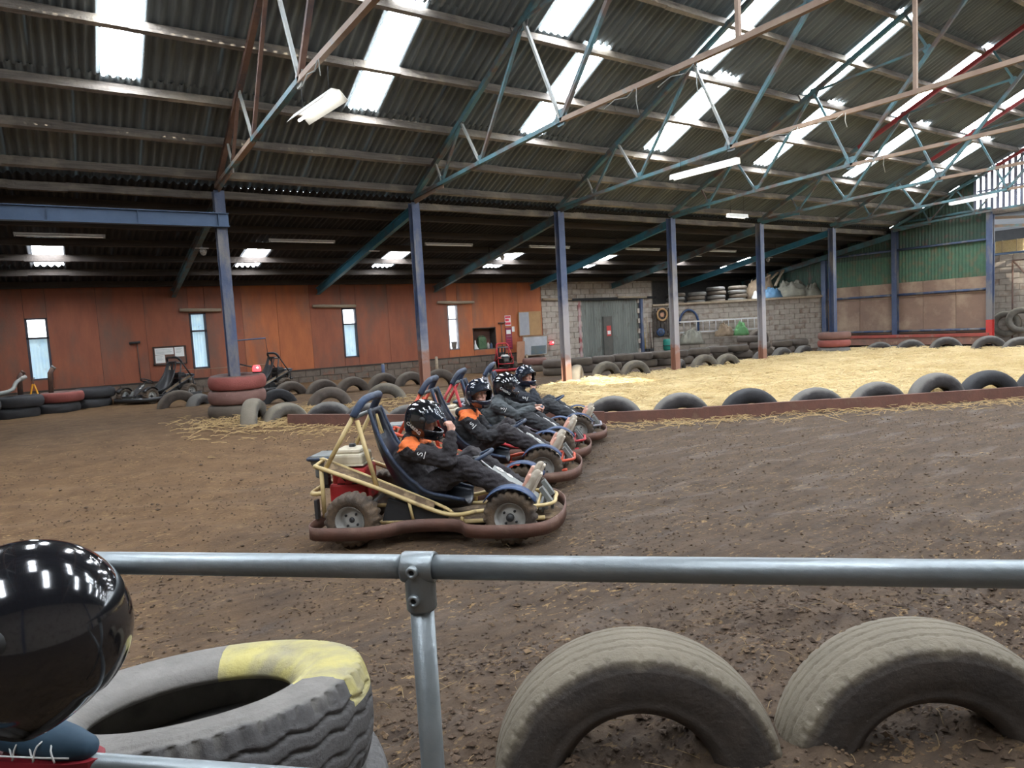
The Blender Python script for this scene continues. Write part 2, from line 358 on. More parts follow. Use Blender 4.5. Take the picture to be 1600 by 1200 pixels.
# ================= TRUSSES =================
def rz_(Y): return 4.85+SL*(YP-Y)
def truss(i):
    X = X0+SP*i
    wh = ['rusty', 'second', 'third', 'fourth', 'fifth', 'sixth', 'end'][max(i, 0)] if i >= 0 else 'rearmost'
    t = thing('roof_truss', {-1: 'teal steel roof truss above the beam end, before the rusty truss', 0: 'rusty steel roof truss with pale webs on the post in the tyre stack',
        1: 'teal steel roof truss on the post behind the kart riders', 2: 'teal steel roof truss on the post standing in bright straw', 3: 'teal steel roof truss carrying past the ladder side post',
        4: 'teal roof truss with a red rafter, third from the green end wall', 5: 'teal roof truss with a red rafter, next to the green end wall', 6: 'truss with a red rafter against the green end wall'}[i], 'truss', (X, YR, 0), group='steel roof trusses')
    mr = m_rust if i <= 0 else (m_red if i >= 4 else m_teal)
    mw1, mw2 = (m_rust, m_pale) if i <= 0 else (m_teal, m_pale if i < 3 else m_teal)
    def bar(nm, a, b, w, h, m): MB().beam((0, a[0]-YR, a[1]), (0, b[0]-YR, b[1]), w, h).build(nm, m, t)
    for s in (1, -1):
        q = lambda Y, z=None: (YR+s*(Y-YR), rz_(Y) if z is None else z)
        e, n1, n2, n3, k = q(14.7, 4.84), q(13.2, 4.92), q(11.6, 4.96), q(9.0, 5.05), q(5.5, 5.02)
        r1, r2, r3, r4, rg, md = q(13.45), q(12.25), q(9.9), q(7.75), q(5.5), q(7.3, 7.1)
        sp = q(11.2)
        if mr is m_red:
            bar('rafter', q(14.7), sp, .09, .10, m_teal); bar('rafter', sp, rg, .09, .10, m_red)
        else: bar('rafter', q(14.7), rg, .09, .10, mr)
        bar('bottom_chord', e, n2, .10, .075, m_teal if i else m_tie); bar('bottom_chord', n2, n3, .08, .075, m_teal)
        if s == 1:
            MB().prism([(e[0]-YR-.1, 4.80), (e[0]-YR-1.55, 4.90), (e[0]-YR-1.55, 4.78), (e[0]-YR-1.35, 4.80), (e[0]-YR-.1, 4.70)], -.012, .012, 'YZ').build('haunch_plate', m_tie if i < 2 else m_teal, t)
        bar('tie_bar', n3, k, .07, .075, m_tie)
        for a, b, m, w in ((r1, n1, mw2, .04), (n1, r2, mw1, .05), (r2, n2, mw2, .045), (n2, r3, mw1, .055), (r3, n3, mw2, .05), (n3, rg, mw1, .07), (r3, md, mw1, .05), (md, r4, mw1, .045)):
            bar('web_bar', a, b, w, w, m)
        for c, r in ((n1, .09), (n2, .11), (n3, .16), (r3, .14), (r2, .09), (md, .1)):
            MB().lathe([(0, -.012), (r, -.012), (r, .012), (0, .012)], 6, (0, c[0]-YR, c[1]+(.05 if c in (n1, n2, n3) else -.03)), 'X', False).build('gusset_plate', m_teal if i else m_pale, t)
    MB().beam((.02, 0, 5.0), (.02, 0, rz_(YR)), .055, .055).build('king_rod', m_tie, t)
    return t
for i in range(-1, 7): truss(i)
# ================= POSTS =================
def hsec(b, z0, z1, w=.2, d=.2):
    b.lo_hi((-w/2, -d/2, z0), (w/2, -d/2+.016, z1)); b.lo_hi((-w/2, d/2-.016, z0), (w/2, d/2, z1)); b.lo_hi((-.008, -d/2+.016, z0), (.008, d/2-.016, z1)); return b
def worn_post(zr, zs):      # paint worn through to primer and rust towards the foot
    m = mat('worn_post_paint', (.05, .075, .15), (.085, .11, .19), .5, 0, 3, .25, 25, (.19, .18, .175), 1.5, .50, .64, st3=(1.6, 1.6, .5)); nt = m.node_tree; N = nt.nodes; L = nt.links; b = N['Principled BSDF']; old = b.inputs['Base Color'].links[0].from_socket
    tc = N.new('ShaderNodeTexCoord'); s = N.new('ShaderNodeSeparateXYZ'); L.new(tc.outputs['Object'], s.inputs[0]); n = N.new('ShaderNodeTexNoise'); n.inputs['Scale'].default_value = 3.5; n.inputs['Detail'].default_value = 7; L.new(tc.outputs['Object'], n.inputs['Vector'])
    k = N.new('ShaderNodeMath'); k.operation = 'MULTIPLY_ADD'; L.new(n.outputs['Fac'], k.inputs[0]); k.inputs[1].default_value = 1.5; L.new(s.outputs[2], k.inputs[2]); c = old
    for z, w_, col in ((zs, .9, (.34, .325, .34, 1)), (zr, .3, (.30, .15, .105, 1))):
        mr = N.new('ShaderNodeMapRange'); L.new(k.outputs[0], mr.inputs[0]); mr.inputs[1].default_value = z+.75-w_/2; mr.inputs[2].default_value = z+.75+w_/2; mr.inputs[3].default_value = 1; mr.inputs[4].default_value = 0
        x = N.new('ShaderNodeMix'); x.data_type = 'RGBA'; L.new(mr.outputs[0], x.inputs[0]); L.new(c, x.inputs[6]); x.inputs[7].default_value = col; c = x.outputs[2]
    L.new(c, b.inputs['Base Color']); return m
def post(X, Y, label, bands, z0, z1, rz=0, group='blue steel posts along the lean-to'):
    o = thing('steel_post', label, 'post', (X, Y, z0), rz, group); z = z0
    if len(bands) > 1 and bands[0][1] is m_rustbase:
        hsec(MB(), 0, z1-z0).build('shaft', worn_post(bands[0][2], bands[1][2] if len(bands) > 2 else bands[0][2]+.25), o); MB().box((0, 0, .01), (.3, .3, .02)).build('base_plate', m_rustbase, o); return o
    for nm, m, zb in bands:
        hsec(MB(), z-z0, min(zb, z1)-z0).build(nm, m, o); z = zb
    return o
bl = [('scuffed_foot', m_rustbase, .75), ('scuffed_band', m_scuff, 2.3), ('shaft', m_blue, 9)]
post(X0-SP, YP, 'blue steel post at the far end of the blue beam', [('shaft', m_blue, 9)], 0, 4.74)
post(X0, YP, 'blue steel post rising out of the stack of red tyres', [('shaft', m_blue, 9)], .0, 4.74)
post(X0+SP, YP, 'blue steel post with rusty foot behind the seated kart riders', [('rusty_foot', m_rustbase, 1.25), ('scuffed_band', m_blue, 9)], 0, 4.74)
post(X0+2*SP, YP, 'blue post, whitened halfway up, standing at the edge of bright straw', bl, 0, 4.74)
post(X0+3*SP, YP, 'blue post with rusty foot in the straw, next to the ladder', [('rusty_foot', m_rustbase, .85), ('scuffed_band', m_scuff, 2.6), ('shaft', m_blue, 9)], 0, 4.74)
post(X0+4*SP, YP, 'blue post with a short rusty foot beside the pale block wall', [('rusty_foot', m_rustbase, .55), ('scuffed_band', m_scuff, 2.2), ('shaft', m_blue, 9)], 0, 4.74)
post(X0+5*SP, YP, 'scratched blue post standing in the pair of flat red tyres', [('shaft', m_blue, 9)], 0, 4.74)
post(XE-.12, YP-.02, 'blue post in the middle of the green end wall', [('shaft', m_blue, 9)], .0, 4.8, PI/2, 'posts of the end wall')
post(XE-.12, Y8, 'blue post with bright red foot at the edge of the green wall', [('red_foot', mat('red_post_foot', (.55, .05, .04), (.42, .04, .035), .6), 1.0), ('shaft', m_blue, 9)], .3, 5.0, PI/2, 'posts of the end wall')
post(XE-.12, 17.75, 'dark blue post beside the block ledge at the green wall', [('shaft', m_blue, 9)], .0, 3.9, PI/2, 'posts of the end wall')
for i in range(-1, 7, 2): post(X0+SP*i, 2*YR-YP, 'plain blue post behind the railing, %s' % ['nearest the near gable', 'second along', 'third along', 'nearest the side bay'][(i+1)//2], [('shaft', m_blue, 9)], 0, 4.74, 0, 'posts behind the railing')
# lean-to rafters
def ibeam(b, a, c, w, h):
    a = Vector(a); c = Vector(c); d = (c-a).normalized(); sx = d.cross(Vector((0, 0, 1))).normalized(); u = sx.cross(d)
    b.beam(a+u*(h/2-.008), c+u*(h/2-.008), w, .016); b.beam(a-u*(h/2-.008), c-u*(h/2-.008), w, .016); b.beam(a, c, .012, h-.03); return b
LN = ['before the tyre-stack post', 'from the tyre-stack post', 'from the post behind the riders', 'from the post at the edge of bright straw', 'from the post next to the ladder', 'from the post beside the pale block wall', 'from the scratched post in flat red tyres', 'against the green end wall']
for k, i in enumerate(range(-1, 7)):
    X = X0+SP*i if i < 6 else XE-.15
    o = thing('lean_to_rafter', 'teal sloping lean-to rafter %s' % LN[k], 'beam', (X, YP+.11, 4.57), group='lean-to rafters')
    ibeam(MB(), (0, 0, 0), (0, 7.4, -1.33), .11, .22).build('beam', m_tealb if i % 2 else m_teal, o)
    MB().beam((.07, 2.6, -.6), (.07, 2.6, -.62), .04, .3).build('bracket', m_whited, o)
o = thing('blue_beam', 'deep blue steel I-beam bolted to the post above the tyre stack', 'beam', (X0+.12, YP-.17, 4.14))
ibeam(MB(), (0, 0, 0), (-SP-.3, 0, 0), .16, .27).build('beam', m_blueb, o)
for x in (-.2, -1.6, -3.0): MB().box((x, -.04, 0), (.012, .07, .235)).build('stiffener', m_blueb, o)
# ================= BACK WALL (rust-red panels) =================
wall_back = thing('wall_back', 'rust-red panelled wall above a low stone plinth', None, kind='structure')
WIN = [(-.72, -.22), (3.28, 3.74), (7.97, 8.48), (11.98, 12.42)]; ALC = (13.05, 14.02)
seams = sorted([(a, b, 'w') for a, b in WIN]+[ALC+('a',)]); x = XA; rnd = random.Random(3)
def panel(xa, xb, za, zb):
    MB().lo_hi((xa+.004, YW-.012+rnd.uniform(0, .012), za), (xb-.004, YW+.03, zb)).build('wall_panel', m_orange2 if (xa+xb)/2 > 11.4 or (5.2 < (xa+xb)/2 < 6.6) else m_orange, wall_back)
ZB, ZTOP = .72, 3.75
for a, b, kd in seams+[(16.3, 16.3, '')]:
    n = max(1, round((a-x)/1.2))
    for k in range(n): panel(x+(a-x)*k/n, x+(a-x)*(k+1)/n, ZB, ZTOP)
    if kd == 'w': panel(a, b, ZB, 1.0); panel(a, b, 2.66, ZTOP)
    if kd == 'a': panel(a, b, ZB, .95); panel(a, b, 1.73, ZTOP)
    x = b
MB().lo_hi((XA, YW-.03, ZB-.05), (16.3, YW+.03, ZB)).build('rail', m_wood2, wall_back)
MB().lo_hi((XA, YW+.05, -.4), (16.3, YW+.25, ZTOP)).build('backing', m_mortar, wall_back) if False else None
def blocks(parent, P0, P1, z0, z1, m, bw=.45, bh=.225, skip=None, seed=1, depth=.2, holes=()):
    P0 = Vector(P0); P1 = Vector(P1); d = (P1-P0); L = d.length; d.normalize(); nrm = Vector((d.y, -d.x)); rnd = random.Random(seed)
    me = [MB().box((0, 0, 0), (bw-.016, .1, bh-.016)).mesh('block', m) for _ in range(1)][0]
    nr = round((z1-z0)/bh); ang = math.atan2(d.y, d.x)
    for r in range(nr):
        s = -(r % 2)*bw/2
        while s < L-.05:
            a, b = max(s, 0), min(s+bw, L); c = (a+b)/2; z = z0+(r+.5)*(z1-z0)/nr
            if not (skip and skip(c, z)) and b-a > .1:
                p = P0+d*c+nrm*(-.03+rnd.uniform(-.008, .012))
                inst('block', me, parent, (p.x, p.y, z), (0, 0, ang), ((b-a)/bw, 1, (z1-z0)/nr/bh))
            s += bw
    b = MB()
    q0 = P0-nrm*.05; q1 = P1-nrm*.05
    return q0, q1, nrm
plinth = thing('wall_plinth', 'low dirty stone plinth under the rust-red panels', None, kind='structure')
blocks(plinth, (-3.0, YW), (16.3, YW), .05, .68, m_blockd, .48, .21, seed=4)
MB().lo_hi((XA, YW+.015, -.4), (16.3, YW+.2, .70)).build('mortar_core', m_mortar, plinth)
# windows
m_frame = mat('window_frame_paint', (.03, .03, .045), (.05, .05, .06), .6)
m_reveal = mat('window_reveal', (.32, .32, .34), (.22, .2, .2), .7)
WL = ['tall window of ribbed translucent sheet above the yellow jack stand', 'tall translucent window beside the notice board', 'tall translucent window under a timber lintel, between the two left posts', 'bright clear window with a bucket on its sill']
for k, (a, b) in enumerate(WIN):
    w_ = thing('window_%d' % (k+1), WL[k], None, (a, YW, 1.0), kind='structure'); W_ = b-a; H_ = 1.66
    f = MB()
    for q in ((0, 0, .05, H_), (W_-.05, 0, W_, H_), (0, 0, W_, .04), (0, H_-.04, W_, H_), (0, 1.1, W_, 1.15)): f.lo_hi((q[0], -.015, q[1]), (q[2], .16, q[3]))
    f.build('window_frame', m_frame if k < 3 else m_reveal, w_)
    pm = corr_mesh('window_pane', m_wpane if k < 3 else m_wpane2, 5, .006, 4)
    for za, zb in ((.04, 1.1), (1.15, H_-.04)):
        pn = inst('pane', pm if (za < .5 or k == 3) else corr_mesh('window_pane_top', m_wpane2 if k != 1 else m_wpane, 5, .004, 4), w_, (.05, .12, za), (PI/2, 0, 0), (W_-.1, zb-za, 1))
# alcove
al = thing('wall_alcove', 'small shelf recess cut into the rust-red wall', None, (ALC[0], YW, .95), kind='structure')
aw = ALC[1]-ALC[0]
m_alc = mat('alcove_board', (.17, .085, .055), (.12, .06, .045), .8, 0, 3)
MB().lo_hi((0, .4, 0), (aw, .42, .78)).build('back_board', m_alc, al)
b = MB(); b.lo_hi((-.03, -.02, -.03), (aw+.03, .42, 0)); b.build('shelf', m_wood, al)
b = MB(); b.lo_hi((-.03, -.02, .78), (aw+.03, .42, .81)); b.lo_hi((-.03, -.02, 0), (0, .42, .78)); b.lo_hi((aw, -.02, 0), (aw+.03, .42, .78)); b.build('lining', m_wood2, al)
# block stretch with the corrugated door
wb2 = thing('wall_blocks', 'grey concrete block wall around the corrugated door', None, kind='structure')
blocks(wb2, (16.3, YW), (22.5, YW), 0, 3.6, m_block, .46, .225, skip=lambda c, z: 2.0 < c < 5.4 and z < 2.72, seed=8)
b = MB(); b.lo_hi((16.3, YW+.02, -.2), (18.28, YW+.2, 3.7)); b.lo_hi((21.72, YW+.02, -.2), (22.6, YW+.2, 3.7)); b.lo_hi((18.28, YW+.02, 2.7), (21.72, YW+.2, 3.7)); b.build('mortar_core', m_mortar, wb2)
d_ = thing('door_1', 'grey corrugated sliding door with a small red and white sign', None, (18.3, YW, 0), kind='structure')
for k in range(4):
    pm = corr_mesh('door_sheet', m_door, 6, .02, 6); inst('corrugated_sheet', pm, d_, (.0+.85*k, .06, .05), (PI/2, 0, 0), (.85, 2.62, 1))
MB().lo_hi((1.25, -.02, .1), (1.75, .03, 1.95)).build('wicket_door', mat('dark_wicket', (.07, .07, .06), (.11, .10, .085), .7, 0, 3), d_)
sg = MB().lo_hi((1.42, -.035, 1.1), (1.66, -.022, 1.55)).build('sign', mat('red_sign', (.55, .06, .05), (.5, .06, .05), .5), d_)
MB().lo_hi((1.45, -.042, 1.18), (1.63, -.036, 1.33)).build('sign_band', m_white, sg)
b = MB(); b.lo_hi((-.12, -.04, 0), (0, .06, 2.7)); b.build('jamb', mat('red_white_jamb', (.28, .06, .06), (.5, .42, .4), .7, 0, 3), d_)
b = MB(); b.lo_hi((-.9, -.12, 2.66), (4.4, .02, 2.76)); b.build('sliding_track', m_dark, d_)
MB().lo_hi((3.42, -.1, 0), (3.56, .02, 2.66)).build('door_post', m_blue, d_)
# ledge of pale blocks running to the end wall
LA, LB = Vector((22.5, 22.15)), Vector((29.0, 17.85))
wl = thing('wall_ledge', 'pale concrete block ledge wall under the heap of tarpaulins', None, kind='structure')
blocks(wl, LA, LB, 0, 2.3, m_block, .46, .225, seed=12)
ld = (LB-LA).normalized(); ln = Vector((ld.y, -ld.x))
q = [LA-ln*.02, LB-ln*.02, Vector((29.0, 22.3)), Vector((22.5, 22.3))]
MB().prism([tuple(p) for p in q], -.2, 2.28, 'XY').build('fill', m_mortar, wl)
cp = MB(); cp.beam((LA.x, LA.y, 2.34), (LB.x, LB.y, 2.34), .3, .09); cp.build('coping', m_log, wl)
# far wall above the ledge and door
wu = thing('wall_upper', 'dark boarding of the lean-to above the block walls', None, kind='structure')
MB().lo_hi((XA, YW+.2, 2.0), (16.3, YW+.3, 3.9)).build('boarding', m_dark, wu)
MB().lo_hi((16.3, YW+.22, 2.0), (XE, YW+.4, 3.9)).build('boarding', mat('dark_boarding', (.05, .045, .04), (.03, .03, .03), .9), wu)  # boards in a plain near-black tone
# ================= END WALL =================
we = thing('wall_end', 'green corrugated end wall over rust-brown boards and blue rails', None, kind='structure')
me_gs = corr_mesh('green_sheet', m_green, 9, .016, 5); me_gd = corr_mesh('dark_green_sheet', m_green2, 9, .016, 5)
def vsheet(me, Ya, Yb, za, zb, X, name='cladding_sheet', par=None):
    ex = Vector((0, -1, 0)); M = Matrix((ex*(Ya-Yb), Vector((0, 0, zb-za)), ex.cross(Vector((0, 0, 1))))).transposed().to_4x4(); M.translation = Vector((X, Ya, za)); return inst(name, me, par or we, M=M)
Y = 22.3
while Y > Y8+.05:
    Yb = max(Y-1.11, Y8); lo = 2.62 if Y > 17.9 else 2.62
    rt = (lean_z(Y) if Y > 14.9 else roof_z(Yb))-.02
    rt2 = min(rt, (lean_z(Y) if Y > 14.9 else roof_z(Y)))
    z1 = 3.95 if Y < 17.5 else 3.6
    if Y < 15.5:
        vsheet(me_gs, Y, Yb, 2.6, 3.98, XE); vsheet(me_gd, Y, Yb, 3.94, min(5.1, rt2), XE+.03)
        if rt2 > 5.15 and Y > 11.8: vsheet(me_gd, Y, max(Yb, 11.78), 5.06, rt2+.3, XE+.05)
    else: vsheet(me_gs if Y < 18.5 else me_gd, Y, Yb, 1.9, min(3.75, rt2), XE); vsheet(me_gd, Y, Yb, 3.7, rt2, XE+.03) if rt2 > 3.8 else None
    Y = Yb
for ya, yb in ((17.7, 16.2), (16.2, 14.7), (14.7, 13.6), (13.6, 12.4), (12.4, Y8)):
    MB().lo_hi((XE-.03, yb+.006, .55), (XE+.02, ya-.006, 2.02)).build('board', m_brown, we)
    MB().lo_hi((XE-.035, yb+.006, 2.03), (XE+.02, ya-.006, 2.64)).build('board', m_brown, we)
for z, r in ((3.98, .045), (2.15, .05), (.66, .045)):
    for ya, yb in ((17.7, 14.75), (14.55, Y8)): MB().tube([(XE-.1, ya, z), (XE-.1, yb, z)], r, 8).build('rail_pipe', m_blue, we)
MB().tube([(XE-.08, Y8, 5.1), (XE-.08, 14.7, 5.05)], .05, 8).build('rail_pipe', m_teal, we)
MB().lo_hi((XE-.25, Y8, .1), (XE+.05, 17.8, .52)).build('plinth', m_rustbase, we)
MB().lo_hi((XE-.29, Y8, .40), (XE-.26, 17.6, .52)).build('red_rail', mat('faded_red_rail', (.42, .075, .055), (.30, .08, .06), .6, 0, 3, c3=(.3, .2, .16), s3=2), we)
# spaced boarding in the gable, open sky behind
gs = thing('wall_gable_slats', 'backlit spaced timber boarding in the gable over the side opening', None, kind='structure')
Y = 11.75; m_slat = mat('gable_slat', (.16, .17, .22), (.1, .1, .14), .8)
sl = MB().lo_hi((-.012, -.05, 0), (.012, .05, 1)).mesh('slat', m_slat)
while Y > -.6:
    t_ = roof_z(Y)-.05; inst('slat', sl, gs, (XE, Y, 5.0), (0, 0, 0), (1, .95, t_-5.0)); Y -= .185
for z in (5.03, 5.75, 6.5, 7.3, 8.0):
    ymax = min(11.7, YP-(z+.1-ZR)/SL); MB().lo_hi((XE+.02, 2*YR-ymax, z), (XE+.07, ymax, z+.06)).build('rail', m_slat, gs)
MB().lo_hi((XE-.08, -.6, 4.86), (XE+.05, Y8, 5.02)).build('lintel_beam', m_wood, gs)
# side bay beyond the opening
wr = thing('wall_side_bay', 'pale block wall of the side bay beyond the red-footed post', None, kind='structure')
blocks(wr, (31.0, 14.0), (31.0, 7.5), 0, 3.45, m_block, .46, .225, seed=21)
MB().lo_hi((31.04, 5, 0), (31.25, 14.5, 3.45)).build('mortar_core', m_mortar, wr)
MB().lo_hi((36, 8.6, 0), (36.2, 16, 5.0)).build('far_boarding', m_dark, wr)
MB().lo_hi((29.2, 9.2, 4.85), (36.2, 16, 4.95)).build('bay_roof', m_sheet2, wr)
MB().lo_hi((XE, -4.2, -.2), (XE+.2, 7.6, 4.9)).build('added_end_blockwork', m_block, wr)  # unseen wall added to limit daylight through the side opening
MB().lo_hi((29.1, 11.4, 0), (36.2, 11.5, 4.9)).build('bay_side', m_dark, wr) if False else None
MB().tube([(30.95, 13, 3.5), (30.95, 6, 3.5)], .05, 8).build('top_pipe', m_blueb, wr)
for z in (4.2, 4.5): MB().beam((29.3, 11.6, z+.3), (31.5, 8, z), .06, .1).build('roof_strut', m_tie, wr)
# walls round the camera
wf = thing('wall_front', 'plain block wall of the shed behind the railing', None, kind='structure')
MB().lo_hi((XA, -4.25, -.3), (XE, -4.05, 5.2)).build('blockwork', m_block, wf)
wlft = thing('wall_left', 'plain gable wall of the shed at its near end', None, kind='structure')
MB().lo_hi((XA-.2, -4.2, -.3), (XA, 22.6, 5.0)).build('blockwork', m_block, wlft)
MB().prism([(-4.2, 5), (15.2, 5), (5.5, 9.6)], XA-.2, XA, 'YZ').build('gable', m_green2, wlft)
MB().lo_hi((XA, 22.3, -.4), (16.3, 22.5, .75)).build('base', m_mortar, wall_back)
MB().lo_hi((XA, YW+.45, .6), (16.3, YW+.55, 3.9)).build('unseen_backing', m_dark, wall_back)
MB().prism([(22.6, 0), (22.6, lean_z(22.6)), (14.9, lean_z(14.9)), (14.9, roof_z(14.9)-.05), (11.76, roof_z(11.76)-.05), (11.76, 5), (Y8, 5), (Y8, 0)], XE+.09, XE+.13, 'YZ').build('unseen_backing', m_dark, we)  # unseen backing added to stop sky leaking between the end-wall sheets
MB().lo_hi((16.2, YW+.45, 0), (XE+.1, YW+.5, 3.9)).build('unseen_backing', m_dark, wu)
# ================= TYRES =================
def tyre_mat(name, wall, dust, wall2=None, r0=.44, r1=.49, rough=.8):
    m = mat(name, wall, wall2 or tuple(c*1.7 for c in wall), rough, 0, 7, .35, 45)
    nt = m.node_tree; N = nt.nodes; L = nt.links; b = N['Principled BSDF']; old = b.inputs['Base Color'].links[0].from_socket
    tc = N.new('ShaderNodeTexCoord'); s = N.new('ShaderNodeSeparateXYZ'); L.new(tc.outputs['Object'], s.inputs[0])
    def mt(op, a, c=None):
        x = N.new('ShaderNodeMath'); x.operation = op; L.new(a, x.inputs[0])
        if c is not None: L.new(c, x.inputs[1])
        return x.outputs[0]
    r = mt('SQRT', mt('ADD', mt('MULTIPLY', s.outputs[0], s.outputs[0]), mt('MULTIPLY', s.outputs[2], s.outputs[2])))
    n = N.new('ShaderNodeTexNoise'); n.inputs['Scale'].default_value = 9; n.inputs['Detail'].default_value = 6; L.new(tc.outputs['Object'], n.inputs['Vector'])
    k = N.new('ShaderNodeMath'); k.operation = 'MULTIPLY_ADD'; L.new(n.outputs['Fac'], k.inputs[0]); k.inputs[1].default_value = .07; L.new(r, k.inputs[2])
    mr = N.new('ShaderNodeMapRange'); L.new(k.outputs[0], mr.inputs[0]); mr.inputs[1].default_value = r0+.035; mr.inputs[2].default_value = r1+.035
    n2 = N.new('ShaderNodeTexNoise'); n2.inputs['Scale'].default_value = 4; n2.inputs['Detail'].default_value = 6; L.new(tc.outputs['Object'], n2.inputs['Vector'])
    md = N.new('ShaderNodeMix'); md.data_type = 'RGBA'; L.new(n2.outputs['Fac'], md.inputs[0]); md.inputs[6].default_value = tuple(c*.6 for c in dust)+(1,); md.inputs[7].default_value = tuple(c*1.25 for c in dust)+(1,)
    mx = N.new('ShaderNodeMix'); mx.data_type = 'RGBA'; L.new(mr.outputs[0], mx.inputs[0]); L.new(old, mx.inputs[6]); L.new(md.outputs[2], mx.inputs[7]); L.new(mx.outputs[2], b.inputs['Base Color'])
    return m
mt_grey = tyre_mat('dusty_tyre_rubber', (.035, .032, .032), (.155, .145, .13))
mt_fore = tyre_mat('worn_truck_tyre_rubber', (.040, .034, .030), (.18, .152, .108), (.075, .060, .048), .465, .497)
mt_brown = tyre_mat('mud_caked_tyre_rubber', (.06, .048, .04), (.12, .095, .072))
mt_straw = tyre_mat('straw_dusted_tyre_rubber', (.075, .066, .054), (.205, .178, .135))
mt_black = tyre_mat('black_tyre_rubber', (.018, .018, .02), (.045, .045, .048))
mt_red = tyre_mat('faded_red_painted_tyre', (.10, .06, .05), (.30, .085, .07))
mt_redb = tyre_mat('worn_red_painted_tyre', (.10, .065, .055), (.21, .11, .09))
mt_flat = tyre_mat('wall_tyre_rubber', (.075, .06, .05), (.115, .092, .075))
PROF = [(.50, -.10), (.515, -.05), (.52, 0), (.515, .05), (.50, .10), (.475, .128), (.42, .145), (.36, .14), (.30, .11), (.275, .085), (.285, .065), (.33, .085), (.42, .11), (.465, .09), (.475, 0), (.465, -.09), (.42, -.11), (.33, -.085), (.285, -.065), (.275, -.085), (.30, -.11), (.36, -.14), (.42, -.145), (.475, -.128)]
_tm = {}
def tyre_me(m, kind='lo'):
    key = (m.name, kind)
    if key not in _tm:
        if kind == 'lo': _tm[key] = MB().lathe(PROF, 36, ax='Y', closed=True).mesh('tyre_ring', m)
        else: _tm[key] = tread_mesh(m, kind)
    return _tm[key]
def tread_mesh(m, kind):
    # fine grid over tread and shoulders with zigzag grooves cut in; plain walls and liner
    n = 300; b = MB(); hw = .13
    tread = [(-hw+2*hw*i/46) for i in range(47)]
    def rad(y): return .52-.025*abs(y/hw)**2.6
    prof = [('s', .475, -.136), ('s', .487, -.134)]+[('t', rad(y), y) for y in tread]+[('s', .487, .134), ('s', .475, .136)]+[('p', r, h) for r, h in [(.462, .139), (.456, .143), (.452, .143), (.42, .147), (.36, .142), (.33, .128), (.326, .131), (.30, .112), (.275, .085), (.285, .065), (.33, .085), (.42, .11), (.465, .09), (.475, 0), (.465, -.09), (.42, -.11), (.33, -.085), (.285, -.065), (.275, -.085), (.30, -.112), (.326, -.131), (.33, -.128), (.36, -.142), (.42, -.147), (.452, -.143), (.456, -.143), (.462, -.139)]]
    V = []; mm = len(prof)
    for k in range(n):
        a = 2*PI*k/n
        for t, r, y in prof:
            if t == 't':
                if kind == 'stack':
                    z = abs(((a*26/PI) % 2)-1)-.5
                    for g in (-.075, -.03, .03, .075):
                        if abs(y-g-.016*z) < .005: r -= .011
                    if abs(y) > .095 and (a*30/PI) % 1 < .3: r -= .012
                else:
                    z = abs(((a*34/PI) % 2)-1)-.5
                    for g in (-.068, -.024, .024, .068):
                        if abs(y-g-.006*z) < .0038: r -= .007
                    if abs(y) > .112 and (a*26/PI) % 1 < .14: r -= .010
            elif t == 's' and (a*26/PI) % 1 < .14: r -= .006; y *= .985
            V.append((r*math.cos(a), y, r*math.sin(a)))
    b.add(V, [(k*mm+i, ((k+1) % n)*mm+i, ((k+1) % n)*mm+(i+1) % mm, k*mm+(i+1) % mm) for k in range(n) for i in range(mm)], True)
    return b.mesh('tyre_ring', m)
def tyre(P, rot, label, group, m=mt_grey, R=.52, W=1., kind='lo', name='tyre'):
    o = inst(name, tyre_me(m, kind), None, P, rot, (R/.52, W, R/.52)); return tag(o, label, 'tyre', group)
RK = math.atan2(KD[1], KD[0])
def buried(px, base, top, rz, label, group, m=mt_grey, R=.52, P=None, tilt=0):
    if P is None:
        P = G(px, base); ax = np.array([-math.sin(rz), math.cos(rz)])
        if ax @ np.array([P[0], P[1]]) < 0: ax = -ax
        P = np.array([P[0]+ax[0]*.14, P[1]+ax[1]*.14])
    t = (np.array([P[0], P[1], .3])-CAM) @ FW; zt = (CAM+ray(px, top)*t)[2]; g = float(hgt(P[0], P[1]))
    return tyre((P[0], P[1], min(max(zt-R, g-.42), g+.3)), (tilt, random.uniform(0, 6), rz) if False else Euler((tilt, 0, rz)), label, group, m, R)
# -- kerb of rusty steel channel
KB = [(330, 662), (450, 665), (600, 665), (780, 664), (945, 662), (1100, 655), (1300, 642), (1600, 622)]
KBP = [G(*p) for p in KB]; KBP = [np.array([k[0], k[1]]) for k in KBP][1:]; e = KBP[-1]-KBP[-2]; KBP.append(KBP[-1]+e/np.linalg.norm(e)*6)
m_kerb = mat('rusty_channel_iron', (.17, .075, .052), (.115, .055, .042), .75, 0, 4, .3, 30, (.20, .12, .075), 2, .55, .68)
kerb = thing('steel_kerb', 'rust-brown steel channel kerb edging the straw infield', 'kerb')
for a, b in zip(KBP[:-1], KBP[1:]):
    L = np.linalg.norm(b-a); n = max(1, round(L/3))
    for k in range(n):
        p, q = a+(b-a)*k/n, a+(b-a)*(k+1)/n; h0, h1 = float(hgt(*p)), float(hgt(*q)); j = random.uniform(-.015, .015)
        mb = MB(); d3 = Vector((b[0]-a[0], b[1]-a[1], 0)).normalized(); nn = Vector((-d3.y, d3.x, 0))
        P0, P1 = Vector((p[0], p[1], h0+.075+j)), Vector((q[0], q[1], h1+.075+j))
        mb.beam(P0, P1, .012, .25); mb.beam(P0+nn*.035+Vector((0, 0, .12)), P1+nn*.035+Vector((0, 0, .12)), .07, .012)
        mb.build('channel_length', m_kerb, kerb)
